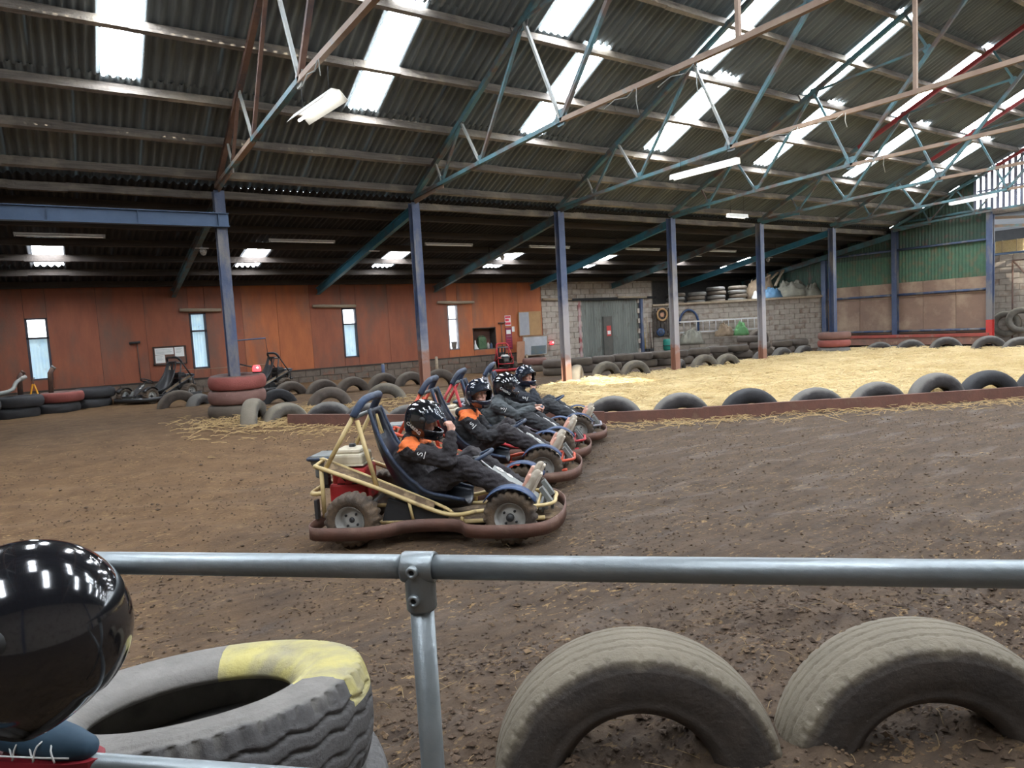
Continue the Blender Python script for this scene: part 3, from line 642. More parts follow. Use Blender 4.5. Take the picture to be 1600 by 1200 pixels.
def kerb_point(px, off):    # where the pixel column meets the line behind the kerb
    best = None
    for py in np.arange(600, 670, .25):
        g = G(px, py)[:2]
        for a, b in zip(KBP[:-1], KBP[1:]):
            d = (b-a)/np.linalg.norm(b-a); n = np.array([-d[1], d[0]]); s = (g-a) @ d; o = (g-a) @ n
            if -.5 < s < np.linalg.norm(b-a)+.5:
                e = abs(o-off)
                if best is None or e < best[0]: best = (e, g, math.atan2(d[1], d[0]))
    return best[1], best[2]
FL = ['behind the last kart bumper', 'next along, two from the karts', 'tall and dark with straw in its mouth', 'low and grey with straw at its foot', 'smooth greenish grey', 'tall, leaning on its neighbour', 'dark, between two tall ones', 'last one, at the far right end of the kerb']
for (px, top, m), l in zip([(959, 618, mt_grey), (1064, 613, mt_grey), (1172, 606, mt_black), (1275, 605, mt_grey), (1371, 596, mt_grey), (1463, 582, mt_grey), (1545, 578, mt_black), (1634, 571, mt_black)], FL):
    P, a = kerb_point(px, .38); buried(px, 0, top, a+random.uniform(-.12, .12), 'half-buried kerb tyre, '+l, 'half-buried tyres along the steel kerb', m, .54, P)
LL = [(282, 636, 609, .1, mt_brown, 'big muddy half-buried tyre beside the parked black kart'), (320, 632, 614, .9, mt_grey, 'half-buried tyre just behind the tyre stack on the post'),
 (437, 629, 607, .1, mt_black, 'shiny black half-buried tyre by the red tyre stack'), (410, 660, 621, 1.1, mt_straw, 'straw-topped half-buried tyre end-on against the tyre stack'),
 (452, 655, 628, .3, mt_straw, 'squat half-buried tyre beside the straw-topped one'), (513, 656, 627, -.5, mt_grey, 'half-buried tyre behind the left end of the steel kerb'),
 (457, 617, 595, .1, mt_brown, 'muddy half-buried tyre along the plinth, nearest the tyre stack'), (508, 613, 592, .1, mt_brown, 'muddy half-buried tyre along the plinth, second from the tyre stack'),
 (517, 634, 604, -.2, mt_brown, 'large brown half-buried tyre above the kerb end'), (555, 612, 588, .1, mt_brown, 'muddy half-buried tyre along the plinth, third from the tyre stack'),
 (603, 604, 582, .1, mt_brown, 'muddy half-buried tyre along the plinth, below the third window'), (645, 602, 580, .1, mt_brown, 'muddy half-buried tyre along the plinth, touching the rusty post foot'),
 (602, 624, 598, -.5, mt_straw, 'half-buried tyre with a pale worn patch on its crown'), (690, 604, 576, -.2, mt_brown, 'half-buried tyre behind the orange kart, right of the rusty post foot'),
 (570, 655, 629, -.6, mt_grey, 'half-buried tyre seen through the cream roll bar'), (636, 652, 632, -.6, mt_grey, 'half-buried tyre behind the near rider helmet')]
for px, b, t, rz, m, l in LL: buried(px, b, t, rz, l, 'half-buried tyres of the left bend', m, .5)
BL = [(910, 600, 569, .75, mt_straw, 'turned half-on beside the whitened post'), (952, 593, 564, -.1, mt_straw, 'palest, caked with straw'), (997, 591, 562, -.2, mt_straw, 'last before the gap to the next post'),
 (1068, 581, 560, .5, mt_grey, 'dark, right behind the post next to the ladder'), (1105, 578, 553, -.2, mt_straw, 'standing tall right of the dark one'), (1141, 575, 552, -.2, mt_straw, 'with a wide mouth, left of the gap'),
 (1195, 566, 548, .2, mt_grey, 'behind the post by the pale block wall'), (1227, 561, 542, -.1, mt_grey, 'right of the post by the pale block wall'), (1261, 556, 539, -.1, mt_grey, 'beside the upright tyre and flat red pair')]
for px, b, t, rz, m, l in BL: buried(px, b, t, rz, 'tyre half-buried behind the straw, '+l, 'half-buried tyres at the back of the straw', m, .5)
EL = [(1376, 551, 534, 'below the middle blue post'), (1425, 550, 530, 'second before the middle blue post'), (1480, 549, 526, 'below the rust-brown boards'), (1548, 549, 524, 'below the red-footed post'), (1597, 549, 526, 'right of the red-footed post')]
for px, b, t, l in EL: buried(px, b, t, -.85, 'half-buried tyre in front of the green end wall, '+l, 'half-buried tyres before the end wall', mt_grey, .56)
tyre((25.2, 18.6, .55), Euler((.15, 0, -.2)), 'upright tyre leaning by the pair of flat red tyres', 'loose tyres', mt_brown, .52)
# -- stacks threaded on the posts
def flat(P, m, label, group, R=.52, W=1., kind='lo', tx=0, ty=0, rz=0): return tyre(P, Euler((PI/2+tx, ty, rz)), label, group, m, R, W, kind)
for k, (m, l) in enumerate([(mt_brown, 'dark bottom tyre of the stack around the blue post'), (mt_redb, 'worn red middle tyre of the stack around the blue post'), (mt_red, 'faded red top tyre of the stack around the blue post')]):
    flat((X0+.02*k, YP-.02*k, .33+.293*k), m, l, 'tyre stack on the left post', .56, 1.02, tx=.02*k)
for k, (m, l) in enumerate([(mt_grey, 'grey bottom tyre of the stack in front of the end wall'), (mt_red, 'faded red middle tyre of the stack in front of the end wall'), (mt_redb, 'faded red top tyre of the stack in front of the end wall')]):
    flat((X0+5*SP+.03*k, YP, .14+.29*k), m, l, 'tyre stack on the scratched post', .58, 1.0)
# -- tyre wall of flat tyres before the ledge and door
TW = ['right of the whitened post', 'before the door jamb', 'before the wicket door', 'before the right door half', 'before the door post', 'before the teal barrel', 'under the hose arch', 'before the brown sacking', 'before the green tarpaulin', 'behind the pale-wall post', 'past the pale-wall post', 'by the upright tyre']
FW_ = [(909, 561), (943, 558), (973, 555), (1002, 553), (1030, 551), (1060, 549), (1091, 546), (1122, 543), (1152, 541), (1187, 537), (1221, 534), (1247, 532)]
for k, (px, py) in enumerate(FW_):
    P = on(2, .52, px, py-2)
    for r in range(2):
        flat((P[0]+random.uniform(-.05, .05)+.25*(1-r), P[1]+random.uniform(-.05, .05), .13+.262*r), [mt_flat, mt_brown][(k+r) % 2], 'brown flat tyre, %s layer of the back tyre wall, %s' % (['bottom', 'top'][r], TW[k]), 'tyre wall along the back', .41, .9, rz=random.uniform(0, 6))
for px, py, m in ((835, 563, mt_redb), (868, 566, mt_flat)):
    P = on(2, .52, px, py-4)
    for r in range(2): flat((P[0], P[1], .13+.262*r), m if r else mt_brown, 'flat-laid tyre %s, under the leaning white sheet' % ['at the bottom', 'with red paint on top'][r] if px < 850 else 'flat-laid tyre %s, left of the whitened post' % ['at the bottom', 'on top'][r], 'tyre wall along the back', .46, .9)
for k, (px, py, l) in enumerate([(1068, 531, 'left'), (1118, 526, 'middle'), (1160, 529, 'right')]):
    P = on(2, .75, px, py-3); flat((P[0]+ln.x*.75, P[1]+ln.y*.75, .66), mt_flat, 'third-layer flat tyre below the ladder, %s one of three' % l, 'tyre wall along the back', .48, .9)
# -- dark tyre wall at far left
for k, (x, y, m, l) in enumerate([(-1.75, 19.2, mt_black, 'cut off by the frame edge'), (-.95, 19.75, mt_black, 'next to the red-faced one'), (-.12, 20.3, mt_red, 'with a red-painted face'), (.6, 20.9, mt_black, 'at the inner end')]):
    for r in range(2):
        flat((x+.1*(r-.5), y, .34+.27*r), m if r else mt_black, 'black flat tyre of the low left wall, %s layer, %s' % (['bottom', 'top'][r], l), 'low tyre wall at the left', .48, .92)
# -- the foreground: two half-buried truck tyres and the stack with yellow paint
RA = math.atan2(-.57, .82)
def fore(px, base, top, rz, label):
    P = G(px, base); P = P[:2]+np.array([-math.sin(rz), math.cos(rz)])*.14; t = (np.array([P[0], P[1], .5])-CAM) @ FW; zt = (CAM+ray(px, top)*t)[2]
    return tyre((P[0], P[1], zt-.55), Euler((0, .4, rz)), label, 'truck tyres before the railing', mt_fore, .55, 1.05, 'rib')
fore(1003, 1205, 992, RA, 'half-buried ribbed truck tyre by the railing post')
fore(1472, 1178, 975, RA-.04, 'half-buried ribbed truck tyre, further along the railing from the post')
SC = CAM+ray(298, 1072)*2.12
mt_stack = tyre_mat('grey_stacked_truck_tyre', (.21, .195, .175), (.085, .08, .078), (.15, .14, .125), .475, .50)
def yellow_paint(m):
    nt = m.node_tree; N = nt.nodes; L = nt.links; b = N['Principled BSDF']; old = b.inputs['Base Color'].links[0].from_socket
    tc = N.new('ShaderNodeTexCoord'); s = N.new('ShaderNodeSeparateXYZ'); L.new(tc.outputs['Object'], s.inputs[0])
    at = N.new('ShaderNodeMath'); at.operation = 'ARCTAN2'; L.new(s.outputs[2], at.inputs[0]); L.new(s.outputs[0], at.inputs[1])
    ab = N.new('ShaderNodeMath'); ab.operation = 'ABSOLUTE'; L.new(at.outputs[0], ab.inputs[0])
    lt = N.new('ShaderNodeMath'); lt.operation = 'LESS_THAN'; L.new(ab.outputs[0], lt.inputs[0]); lt.inputs[1].default_value = .97
    n = N.new('ShaderNodeTexNoise'); n.inputs['Scale'].default_value = 7; n.inputs['Detail'].default_value = 8; L.new(tc.outputs['Object'], n.inputs['Vector'])
    r = N.new('ShaderNodeValToRGB'); r.color_ramp.elements[0].position = .38; r.color_ramp.elements[1].position = .62; r.color_ramp.elements[0].color = (.46, .40, .14, 1); r.color_ramp.elements[1].color = (.29, .26, .16, 1); L.new(n.outputs['Fac'], r.inputs[0])
    yl = N.new('ShaderNodeMath'); yl.operation = 'GREATER_THAN'; L.new(s.outputs[1], yl.inputs[0]); yl.inputs[1].default_value = .06
    mu = N.new('ShaderNodeMath'); mu.operation = 'MULTIPLY'; L.new(lt.outputs[0], mu.inputs[0]); L.new(yl.outputs[0], mu.inputs[1])
    mx = N.new('ShaderNodeMix'); mx.data_type = 'RGBA'; L.new(mu.outputs[0], mx.inputs[0]); L.new(old, mx.inputs[6]); L.new(r.outputs[0], mx.inputs[7]); L.new(mx.outputs[2], b.inputs['Base Color'])
yellow_paint(mt_stack)
a_c = math.atan2(FW[1], FW[0])
st = flat((SC[0], SC[1], SC[2]-.16), mt_stack, 'grey truck tyre with a yellow painted segment, top of the stack', 'tyre stack inside the railing', .55, 1.08, 'stack')
fwd = Vector((FW[0], FW[1], 0)).normalized(); rgt = Vector((RV[0], RV[1], 0)).normalized(); up_s = (Vector((0, 0, 1))+fwd*.19-rgt*.055).normalized(); xd = fwd*math.cos(.78)+rgt*math.sin(.78); xd = (xd-up_s*xd.dot(up_s)).normalized()
st.rotation_euler = Matrix((xd, up_s, xd.cross(up_s))).transposed().to_euler()
mt_stack2 = tyre_mat('lower_stacked_truck_tyre', (.12, .115, .11), (.13, .125, .12))
for k, (dx, l) in enumerate([(.05, 'middle of the yellow-topped stack, pushed out sideways'), (.0, 'bottom of the yellow-topped stack, sunk in mud')]):
    flat((SC[0]+RV[0]*dx, SC[1]+RV[1]*dx, SC[2]-.16-.31*(k+1)), mt_stack2, 'grey truck tyre, '+l, 'tyre stack inside the railing', .54, 1.05, 'rib')
# ================= STRAW =================
m_straw = mat('golden_straw', (.66, .505, .245), (.46, .325, .14), .7, 0, 30, .6, 60, (.74, .595, .33), .9, .42, .7)
m_strawd = mat('trodden_straw', (.46, .32, .14), (.29, .19, .085), .8, 0, 30)
def kerb_side(x, y):    # metres behind the kerb line (positive on the infield side)
    best = np.full(np.shape(x), -9.); dist = np.full(np.shape(x), 99.)
    for a, b in zip(KBP[:-1], KBP[1:]):
        L = np.linalg.norm(b-a); d = (b-a)/L; n = np.array([-d[1], d[0]]); s = np.clip((x-a[0])*d[0]+(y-a[1])*d[1], 0, L)
        px, py = a[0]+d[0]*s, a[1]+d[1]*s; ds = np.hypot(x-px, y-py); sg = np.sign((x-a[0])*n[0]+(y-a[1])*n[1])
        up = ds < dist; best = np.where(up, sg*ds, best); dist = np.where(up, ds, dist)
    return best
def straw_depth(x, y):
    k = kerb_side(x, y); left = x-(6.9+.78*(y-9.2)*.9)        # ragged left edge between the kerb and the whitened post
    d = sst(.05, .7, k)*sst(-.6, .8, left+1.2*fbm(x, y, .7, 3, 11))*(1-sst(14.9, 15.9, y+.5*fbm(x, y, .8, 2, 12)))*(1-sst(26.2, 27.6, x))*sst(3.0, 4.2, y+.2*x)
    return d
sx = np.arange(5.5, 29, .13); sy_ = np.arange(1.2, 16.4, .13); SX, SY = np.meshgrid(sx, sy_, indexing='ij'); D = straw_depth(SX, SY)
SZ = ground_z(SX, SY)-.05+D*(.13+.16*fbm(SX, SY, .9, 3, 21)+.12*fbm(SX, SY, 4, 3, 22))
nvs = len(sy_); VV = np.stack([SX, SY, SZ], -1).reshape(-1, 3); ii, jj = np.meshgrid(np.arange(len(sx)-1), np.arange(nvs-1), indexing='ij'); b0 = (ii*nvs+jj).reshape(-1); keep = D[:-1, :-1].reshape(-1) > .02
F4 = np.stack([b0, b0+nvs, b0+nvs+1, b0+1], -1)[keep]
def strands(n, sampler, zf, seed, l0, l1, w, lift=.02):
    r = np.random.default_rng(seed); xy = sampler(r, n); n = len(xy); L = r.uniform(l0, l1, n); a = r.uniform(0, PI, n); t = r.uniform(-.35, .45, n)
    c = np.stack([xy[:, 0], xy[:, 1], zf(xy[:, 0], xy[:, 1])+r.uniform(0, lift, n)+.008], -1)
    d = np.stack([np.cos(a)*np.cos(t), np.sin(a)*np.cos(t), np.sin(t)*.6], -1)*L[:, None]/2; s = np.stack([-np.sin(a), np.cos(a), np.zeros(n)], -1)*w/2
    up = np.zeros((n, 3)); up[:, 2] = w*.7
    m = np.zeros((n, 3)); m[:, 2] = r.uniform(0, .02, n)
    V = np.stack([c-d-s, c-d+s, c-d+up, c+m-s, c+m+s, c+m+up, c+d-s, c+d+s, c+d+up], 1).reshape(-1, 3); k = np.arange(n)[:, None]*9
    Fq = np.concatenate([k+np.array([[i, i+3, j+3, j]]) for i0 in (0, 3) for i, j in ((i0, i0+1), (i0+1, i0+2), (i0+2, i0))]); return V, Fq
def bed_sample(r, n):
    x = r.uniform(5.5, 27, n*3); y = r.uniform(1.5, 16, n*3); wgt = straw_depth(x, y)*np.clip(14/np.hypot(x, y), .35, 1.3); k = r.uniform(0, 1.1, n*3) < wgt; return np.stack([x, y], -1)[k][:n]
bed_z = lambda x, y: ground_z(x, y)-.05+straw_depth(x, y)*(.13+.16*fbm(x, y, .9, 3, 21)+.12*fbm(x, y, 4, 3, 22))
V1, F1 = strands(36000, bed_sample, bed_z, 4, .14, .42, .013, .06)
bed = link(bpy.data.objects.new('straw_bedding', np_mesh('straw_bedding', np.concatenate([VV, V1]), np.concatenate([F4, F1+len(VV)]), m_straw, False))); tag(bed, 'thick golden straw bedding spread over the infield', 'straw', None, 'stuff')
def trail_sample(r, n):
    out = []
    x = r.uniform(1.5, 20, n*6); y = r.uniform(2, 17.5, n*6); k = kerb_side(x, y); w = np.exp(-((k+.35)/.4)**2)*1.2*(fbm(x, y, 1.1, 2, 31)+.55)+(k > -.1)*(x < 12)*.30*(y < 14.5)*(x > 2.6)
    w += np.exp(-((x-3.4)**2+(y-13.2)**2)/1.6)*1.6
    q = r.uniform(0, 1, n*6) < w*.6; return np.stack([x, y], -1)[q][:n]
V2, F2 = strands(10000, trail_sample, ground_z, 5, .08, .34, .010, .03)
link(tag(bpy.data.objects.new('straw_litter', np_mesh('straw_litter', V2, F2, m_strawd, False)), 'trodden straw litter strewn along the steel kerb', 'straw', None, 'stuff'))
def loose_sample(r, n):
    x = r.uniform(-2, 14, n*8); y = r.uniform(.7, 14, n*8); d = np.hypot(x, y); w = np.clip(2.6/d, 0, 1)**1.25; q = (r.uniform(0, 1, n*8) < w*(.3+.9*np.clip(fbm(x, y, 1.3, 3, 41)+.35, 0, 1))); return np.stack([x, y], -1)[q][:n]
V3, F3 = strands(1700, loose_sample, ground_z, 6, .02, .11, .003, .006)
m_scrap = mat('weathered_straw', (.33, .23, .11), (.22, .15, .075), .8, 0, 20)
link(tag(bpy.data.objects.new('straw_scraps', np_mesh('straw_scraps', V3, F3, m_scrap, False)), 'loose straw scraps scattered over the mud track', 'straw', None, 'stuff'))
# clods of mud
def clods(n, seed):
    r = np.random.default_rng(seed); x = r.uniform(-2, 13, n*8); y = r.uniform(.7, 12, n*8); d = np.hypot(x, y); v = x*KN[0]+y*KN[1]
    w = np.clip(3/d, 0, 1)**1.2*(.25+1.6*np.clip(fbm(x, y*1.5, 1.1, 3, 51)+.15, 0, 1)+2.2*(1-sst(2.9, 3.8, y+.42*(x-1)))); q = r.uniform(0, 1, n*8) < w*.7
    x, y = x[q][:n], y[q][:n]; n = len(x); s = r.uniform(.004, .014, n)*np.where(r.uniform(0, 1, n) > .95, 2.0, 1)*(1+.1*(1-sst(2.9, 3.8, y+.42*(x-1)))); z = ground_z(x, y)+s*.35
    o = np.array([[1, 0, 0], [-1, 0, 0], [0, 1, 0], [0, -1, 0], [0, 0, .45], [0, 0, -.45]]); V = (o[None]*(s[:, None, None]*r.uniform(.45, 1.4, (n, 6, 3))))
    a = r.uniform(0, PI, n); ca, sa = np.cos(a)[:, None], np.sin(a)[:, None]; V = np.stack([V[..., 0]*ca-V[..., 1]*sa, V[..., 0]*sa+V[..., 1]*ca, V[..., 2]], -1)
    V = V+np.stack([x, y, z], -1)[:, None, :]; f = np.array([[0, 2, 4], [2, 1, 4], [1, 3, 4], [3, 0, 4], [2, 0, 5], [1, 2, 5], [3, 1, 5], [0, 3, 5]]); return V.reshape(-1, 3), (np.arange(n)[:, None, None]*6+f[None]).reshape(-1, 3)
V4, F4_ = clods(34000, 8)
m_clod = mat('mud_clod', (.10, .060, .033), (.055, .036, .025), .9, 0, 3, 0, None, (.17, .105, .052), 2.2, .55, .66)
link(tag(bpy.data.objects.new('mud_clods', np_mesh('mud_clods', V4, F4_, m_clod, False)), 'crumbled mud clods churned up along the track', 'mud', None, 'stuff'))
# ================= RAILING =================
m_galv = mat('galvanised_pipe', (.30, .33, .34), (.22, .245, .255), .42, .75, 5, .1, 50, (.10, .095, .09), 4, .66, .72, stretch=(1, 1, 1))
RZ = 1.23; RP = [on(2, RZ, 60, 876), on(2, RZ, 655, 885.5), on(2, RZ, 1600, 894.5)]
rd = RP[2]-RP[0]; rd /= np.linalg.norm(rd); ra, rb = RP[1]-rd*2.6, RP[1]+rd*1.9
rail = thing('pipe_railing', 'galvanised tube railing in front of the track', 'railing', (RP[1][0], RP[1][1], 0), math.atan2(rd[1], rd[0]))
MB().tube([(-2.6, 0, RZ), (-1.3, 0, RZ), (-.03, 0, RZ)], .0243, 24).build('top_rail', m_galv, rail)
MB().tube([(-.03, 0, RZ), (.9, 0, RZ), (2.3, 0, RZ), (4.6, 0, RZ)], .0243, 24).build('top_rail', m_galv, rail)
lowz = .752
MB().tube([(-2.6, 0, lowz), (-.02, 0, lowz)], .0243, 20).build('lower_rail', m_galv, rail)
MB().tube([(.02, 0, lowz), (4.6, 0, lowz)], .0243, 20).build('lower_rail', m_galv, rail)
for ux in (0, 2.3, 4.6, -2.6): MB().tube([(ux, 0, -.1), (ux, 0, .6), (ux, 0, RZ-.04)], .0243, 24).build('upright', m_galv, rail)
def tee(z, x=0):
    t = MB(); t.lathe([(.0245, -.032), (.0295, -.034), (.031, -.03), (.031, .03), (.0295, .034), (.0245, .032)], 24, (x, 0, z), 'X')
    t.lathe([(.0245, -.085), (.0295, -.086), (.031, -.082), (.031, -.0)], 24, (x, 0, z)); o = t.build('tee_fitting', m_galv, rail)
    for dz in (.0, -.058):
        s = MB(); s.lathe([(.005, -.0335), (.0062, -.0395), (.0105, -.0395), (.0125, -.036), (.0125, -.028)], 16, (x-.004, 0, z+dz), 'Y'); so = s.build('boss', m_galv, o)
        h = MB(); h.lathe([(0, -.0345), (.0062, -.0345)], 6, (x-.004, 0, z+dz), 'Y', False); so2 = h.build('hex_socket', m_dark, o)
for ux in (0, 2.3, 4.6, -2.6): tee(RZ, ux); tee(lowz, ux)
# ================= KARTS =================
m_knob = mat('muddy_kart_tyre', (.05, .038, .03), (.10, .07, .045), .85, 0, 9, .4, 60, (.15, .10, .06), 4, .52, .66)
m_rim = mat('grey_wheel_rim', (.50, .50, .47), (.38, .37, .34), .5, .3, 8, 0, None, (.16, .12, .085), 4, .55, .68)
m_hub = mat('black_hub', (.025, .025, .027), (.04, .04, .04), .5)
m_bump = mat('rusty_bumper_strip', (.155, .075, .052), (.10, .055, .042), .6, .25, 5, .2, 30, (.22, .13, .09), 2.5, .55, .68, stretch=(1, 1, 1))
m_pad = mat('blue_black_padding', (.024, .042, .085), (.014, .018, .03), .5, 0, 6, .3, 40, (.045, .08, .15), 3, .5, .65)
m_seat = mat('navy_seat_shell', (.010, .012, .018), (.013, .018, .030), .4, 0, 4, .1, 30, (.02, .034, .066), 2.5, .52, .66)
m_eng = mat('red_engine_cowl', (.55, .03, .035), (.45, .03, .03), .4, 0, 6, 0, None, (.12, .06, .045), 5, .56, .66)
m_tank = mat('cream_fuel_tank', (.66, .60, .46), (.56, .49, .36), .4, 0, 5, 0, None, (.36, .28, .18), 4, .58, .7)
m_grey = mat('grey_plastic', (.15, .16, .155), (.19, .20, .19), .45, 0, 6)
m_panel = mat('grey_nose_panel', (.23, .24, .225), (.28, .28, .26), .5, 0, 4, .1, 40, (.17, .15, .12), 4, .58, .7)
m_fender = mat('blue_mudguard', (.03, .065, .16), (.02, .04, .09), .4, 0, 6)
m_pan = mat('muddy_floor_pan', (.17, .11, .058), (.085, .056, .034), .9, 0, 12, .6, 40, (.26, .18, .10), 9, .5, .62)
m_steel = mat('bright_steel', (.55, .55, .55), (.45, .45, .45), .3, .9)
m_knobs = {}
def wheel_meshes():
    out = {}
    for kd, w, R in (('front', .15, .215), ('rear', .21, .22)):
        b = MB(); n = 60; h = w/2
        pr = [(.122, -h*.78), (.142, -h*.95), (.17, -h), (R-.022, -h*.98), (R-.006, -h*.82), (R, -h*.5), (R+.003, 0), (R, h*.5), (R-.006, h*.82), (R-.022, h*.98), (.17, h), (.135, h*.95), (.115, h*.78)]
        V = []
        for k in range(n):
            a = 2*PI*k/n
            for i, (r, y) in enumerate(pr):
                lug = (k % 3 == 0) if i in (3, 4, 5) else ((k+1) % 3 == 0 if i in (7, 8, 9) else k % 6 in (0, 3))
                if 3 <= i <= 9 and lug: r -= .022
                V.append((r*math.cos(a), y, r*math.sin(a)))
        m = len(pr); b.add(V, [(k*m+i, ((k+1) % n)*m+i, ((k+1) % n)*m+i+1, k*m+i+1) for k in range(n) for i in range(m-1)], True)
        out[kd] = b.mesh('kart_tyre', m_knob)
        r = MB(); r.lathe([(.124, -h*.86), (.126, -h*.78), (.114, -h*.74), (.106, -h*.05), (.09, .0), (.07, -h*.22), (.045, -h*.26), (0, -h*.26)], 28, ax='Y'); r.lathe([(.118, h*.8), (.12, h*.72), (.105, h*.66), (.098, h*.2), (.07, h*.16), (0, h*.16)], 28, ax='Y')
        out[kd+'_rim'] = r.mesh('rim', m_rim)
        q = MB()
        if kd == 'front': q.lathe([(0, -h*.78), (.024, -h*.74), (.032, -h*.6), (.032, -h*.15)], 14, ax='Y')
        else: q.lathe([(0, -h*.34), (.022, -h*.32), (.026, -h*.15)], 14, ax='Y')
        for k in range(4):
            a = PI/2*k+.4; q.lathe([(0, -h*.32), (.011, -h*.34), (.011, -h*.12)], 6, (.06*math.cos(a), 0, .06*math.sin(a)), 'Y')
        out[kd+'_hub'] = q.mesh('hub', m_hub)
    return out
WM = wheel_meshes()
def spline(pts, n=6):
    P = [Vector(p) for p in pts]; out = []
    for i in range(len(P)-1):
        p0, p1, p2, p3 = P[max(i-1, 0)], P[i], P[i+1], P[min(i+2, len(P)-1)]
        for k in range(n):
            t = k/n; out.append(.5*((2*p1)+(p2-p0)*t+(2*p0-5*p1+4*p2-p3)*t*t+(3*p1-p0-3*p2+p3)*t**3))
    return out+[P[-1]]
BUMP = [(-1.67, -.12), (-1.665, -.45), (-1.60, -.58), (-1.45, -.61), (-1.15, -.60), (-.99, -.53), (-.90, -.44), (-.72, -.40), (-.50, -.41), (-.40, -.47), (-.33, -.57), (-.15, -.61), (.12, -.60), (.28, -.52), (.37, -.34), (.405, -.12)]
def kart(name, label, loc, ang, m_f, group, m_p=m_pad, scale=1., tank=m_tank, eng=m_eng, bumper=m_bump, seatm=m_seat, fender=m_fender, panelm=m_panel):
    t = thing(name, label, 'kart', loc, ang, group); t.scale = (scale,)*3
    for x, kd in ((0, 'front'), (-1.3, 'rear')):
        for s in (-1, 1):
            w_ = inst('wheel', WM[kd], t, (x, s*(.475 if kd == 'front' else .45), .217), (0, .5*s, 0 if s < 0 else PI))
            inst('rim', WM[kd+'_rim'], w_); inst('hub', WM[kd+'_hub'], w_)
    ft = .019
    for s in (-1, 1):
        MB().tube(spline([(-1.66, s*.22, .60), (-1.66, s*.29, .63), (-1.58, s*.32, .61), (-1.10, s*.33, .43), (-.64, s*.33, .235), (-.45, s*.33, .20), (-.28, s*.33, .225), (.02, s*.32, .24)], 5), ft, 8).build('side_rail', m_f, t)
        pl = MB().add([(-1.6, s*.21, .665), (-1.58, s*.32, .62), (-.66, s*.335, .25), (-.66, s*.26, .29), (-1.6, s*.2, .645), (-1.58, s*.31, .60), (-.66, s*.325, .23), (-.66, s*.25, .27)], [(0, 1, 2, 3), (7, 6, 5, 4), (0, 4, 5, 1), (1, 5, 6, 2), (2, 6, 7, 3), (3, 7, 4, 0)]).build('side_plate', m_pan, t)
        MB().tube(spline([(-1.66, s*.29, .63), (-1.63, s*.2, .655), (-1.55, s*.2, .645), (-.66, s*.25, .28), (-.5, s*.32, .21)], 4), .015, 8).build('inner_rail', m_f, t)
        MB().tube([(-1.6, s*.31, .2), (-1.6, s*.31, .62)], ft, 8).build('rear_upright', m_f, t)
        MB().tube([(-.86, s*.33, .33), (-.83, s*.33, .15)], .014, 6).build('stay', m_f, t)
        MB().tube([(-.42, s*.33, .2), (-.42, s*.33, .13)], .016, 6).build('stay', m_f, t)
        MB().tube([(-1.62, s*.26, .14), (-.5, s*.30, .13), (.25, s*.22, .13)], ft, 8).build('chassis_rail', m_f, t)
        MB().tube([(-1.57, s*.30, .60), (-1.31, s*.255, 1.03)], ft, 8).build('roll_bar_leg', m_f, t)
        MB().tube([(-1.28, s*.25, 1.0), (-1.13, s*.30, .44)], ft, 8).build('roll_bar_brace', m_f, t)
        a = MB(); a.grid(lambda u, v: (.0+.242*math.cos(.55+2.0*u), s*(.40+.15*v), .217+.242*math.sin(.55+2.0*u)), 10, 1); a.build('mudguard', fender, t, solid=.008)
        MB().tube([(.05, s*.42, .21), (.18, s*.22, .20), (.22, s*.1, .3)], .014, 6).build('steering_arm', m_f, t)
        pb = MB(); pb.beam((.30, s*.13, .24), (.22, s*.13, .36), .075, .035); pb.tube([(.22, s*.13, .15), (.27, s*.13, .28)], .01, 6); pb.build('pedal', m_grey, t)
    MB().tube(spline([(-1.31, -.255, 1.03), (-1.25, -.225, 1.13), (-1.21, -.16, 1.175), (-1.2, 0, 1.18), (-1.21, .16, 1.175), (-1.25, .225, 1.13), (-1.31, .255, 1.03)], 5), .033, 12).build('roll_bar_padding', m_p, t)
    MB().tube([(-1.305, -.26, 1.025), (-1.305, .26, 1.025)], .02, 8).build('cross_bar', m_grey, t)
    MB().tube(spline([(-1.6, -.3, .40), (-1.72, -.25, .39), (-1.74, 0, .39), (-1.72, .25, .39), (-1.6, .3, .40)], 5), .02, 8).build('rear_loop', m_f, t)
    MB().tube([(-1.3, -.42, .217), (-1.3, .42, .217)], .018, 8).build('rear_axle', m_steel, t)
    MB().tube([(0, -.40, .217), (0, .40, .217)], .016, 8).build('front_axle', m_f, t)
    MB().tube(spline([(.02, -.32, .24), (.3, -.2, .24), (.33, 0, .24), (.3, .2, .24), (.02, .32, .24)], 4), .016, 8).build('nose_bar', m_f, t)
    p = MB(); p.prism([(-1.2, -.3), (.3, -.22), (.38, 0), (.3, .22), (-1.2, .3)], .105, .125, 'XY'); p.build('floor_pan', m_pan, t)
    for s in (-1, 1): MB().prism([(-1.15, s*.30), (-.32, s*.34), (-.34, s*.46), (-.44, s*.40), (-.86, s*.39), (-1.04, s*.48)], .105, .12, 'XY').build('side_pan', m_pan, t)
    for s in (-1, 1): MB().prism([(-1.12, .13), (-.55, .13), (-.55, .20), (-.70, .25), (-1.05, .34)], s*.27-.02, s*.27+.02).build('side_pod', m_hub, t, bevel=.01)
    # bumper strip
    bp = [(x, y) for x, y in BUMP]+[(x, -y) for x, y in BUMP[::-1]]; pts = spline([(x, y, 0) for x, y in bp+bp[:1]], 4)[:-1]; nb = len(pts)
    V = []
    for p_ in pts: V += [(p_.x, p_.y, .085), (p_.x, p_.y, .19)]
    MB().add(V, [(2*i, 2*((i+1) % nb), 2*((i+1) % nb)+1, 2*i+1) for i in range(nb)], True).build('bumper_strip', bumper, t, solid=.012)
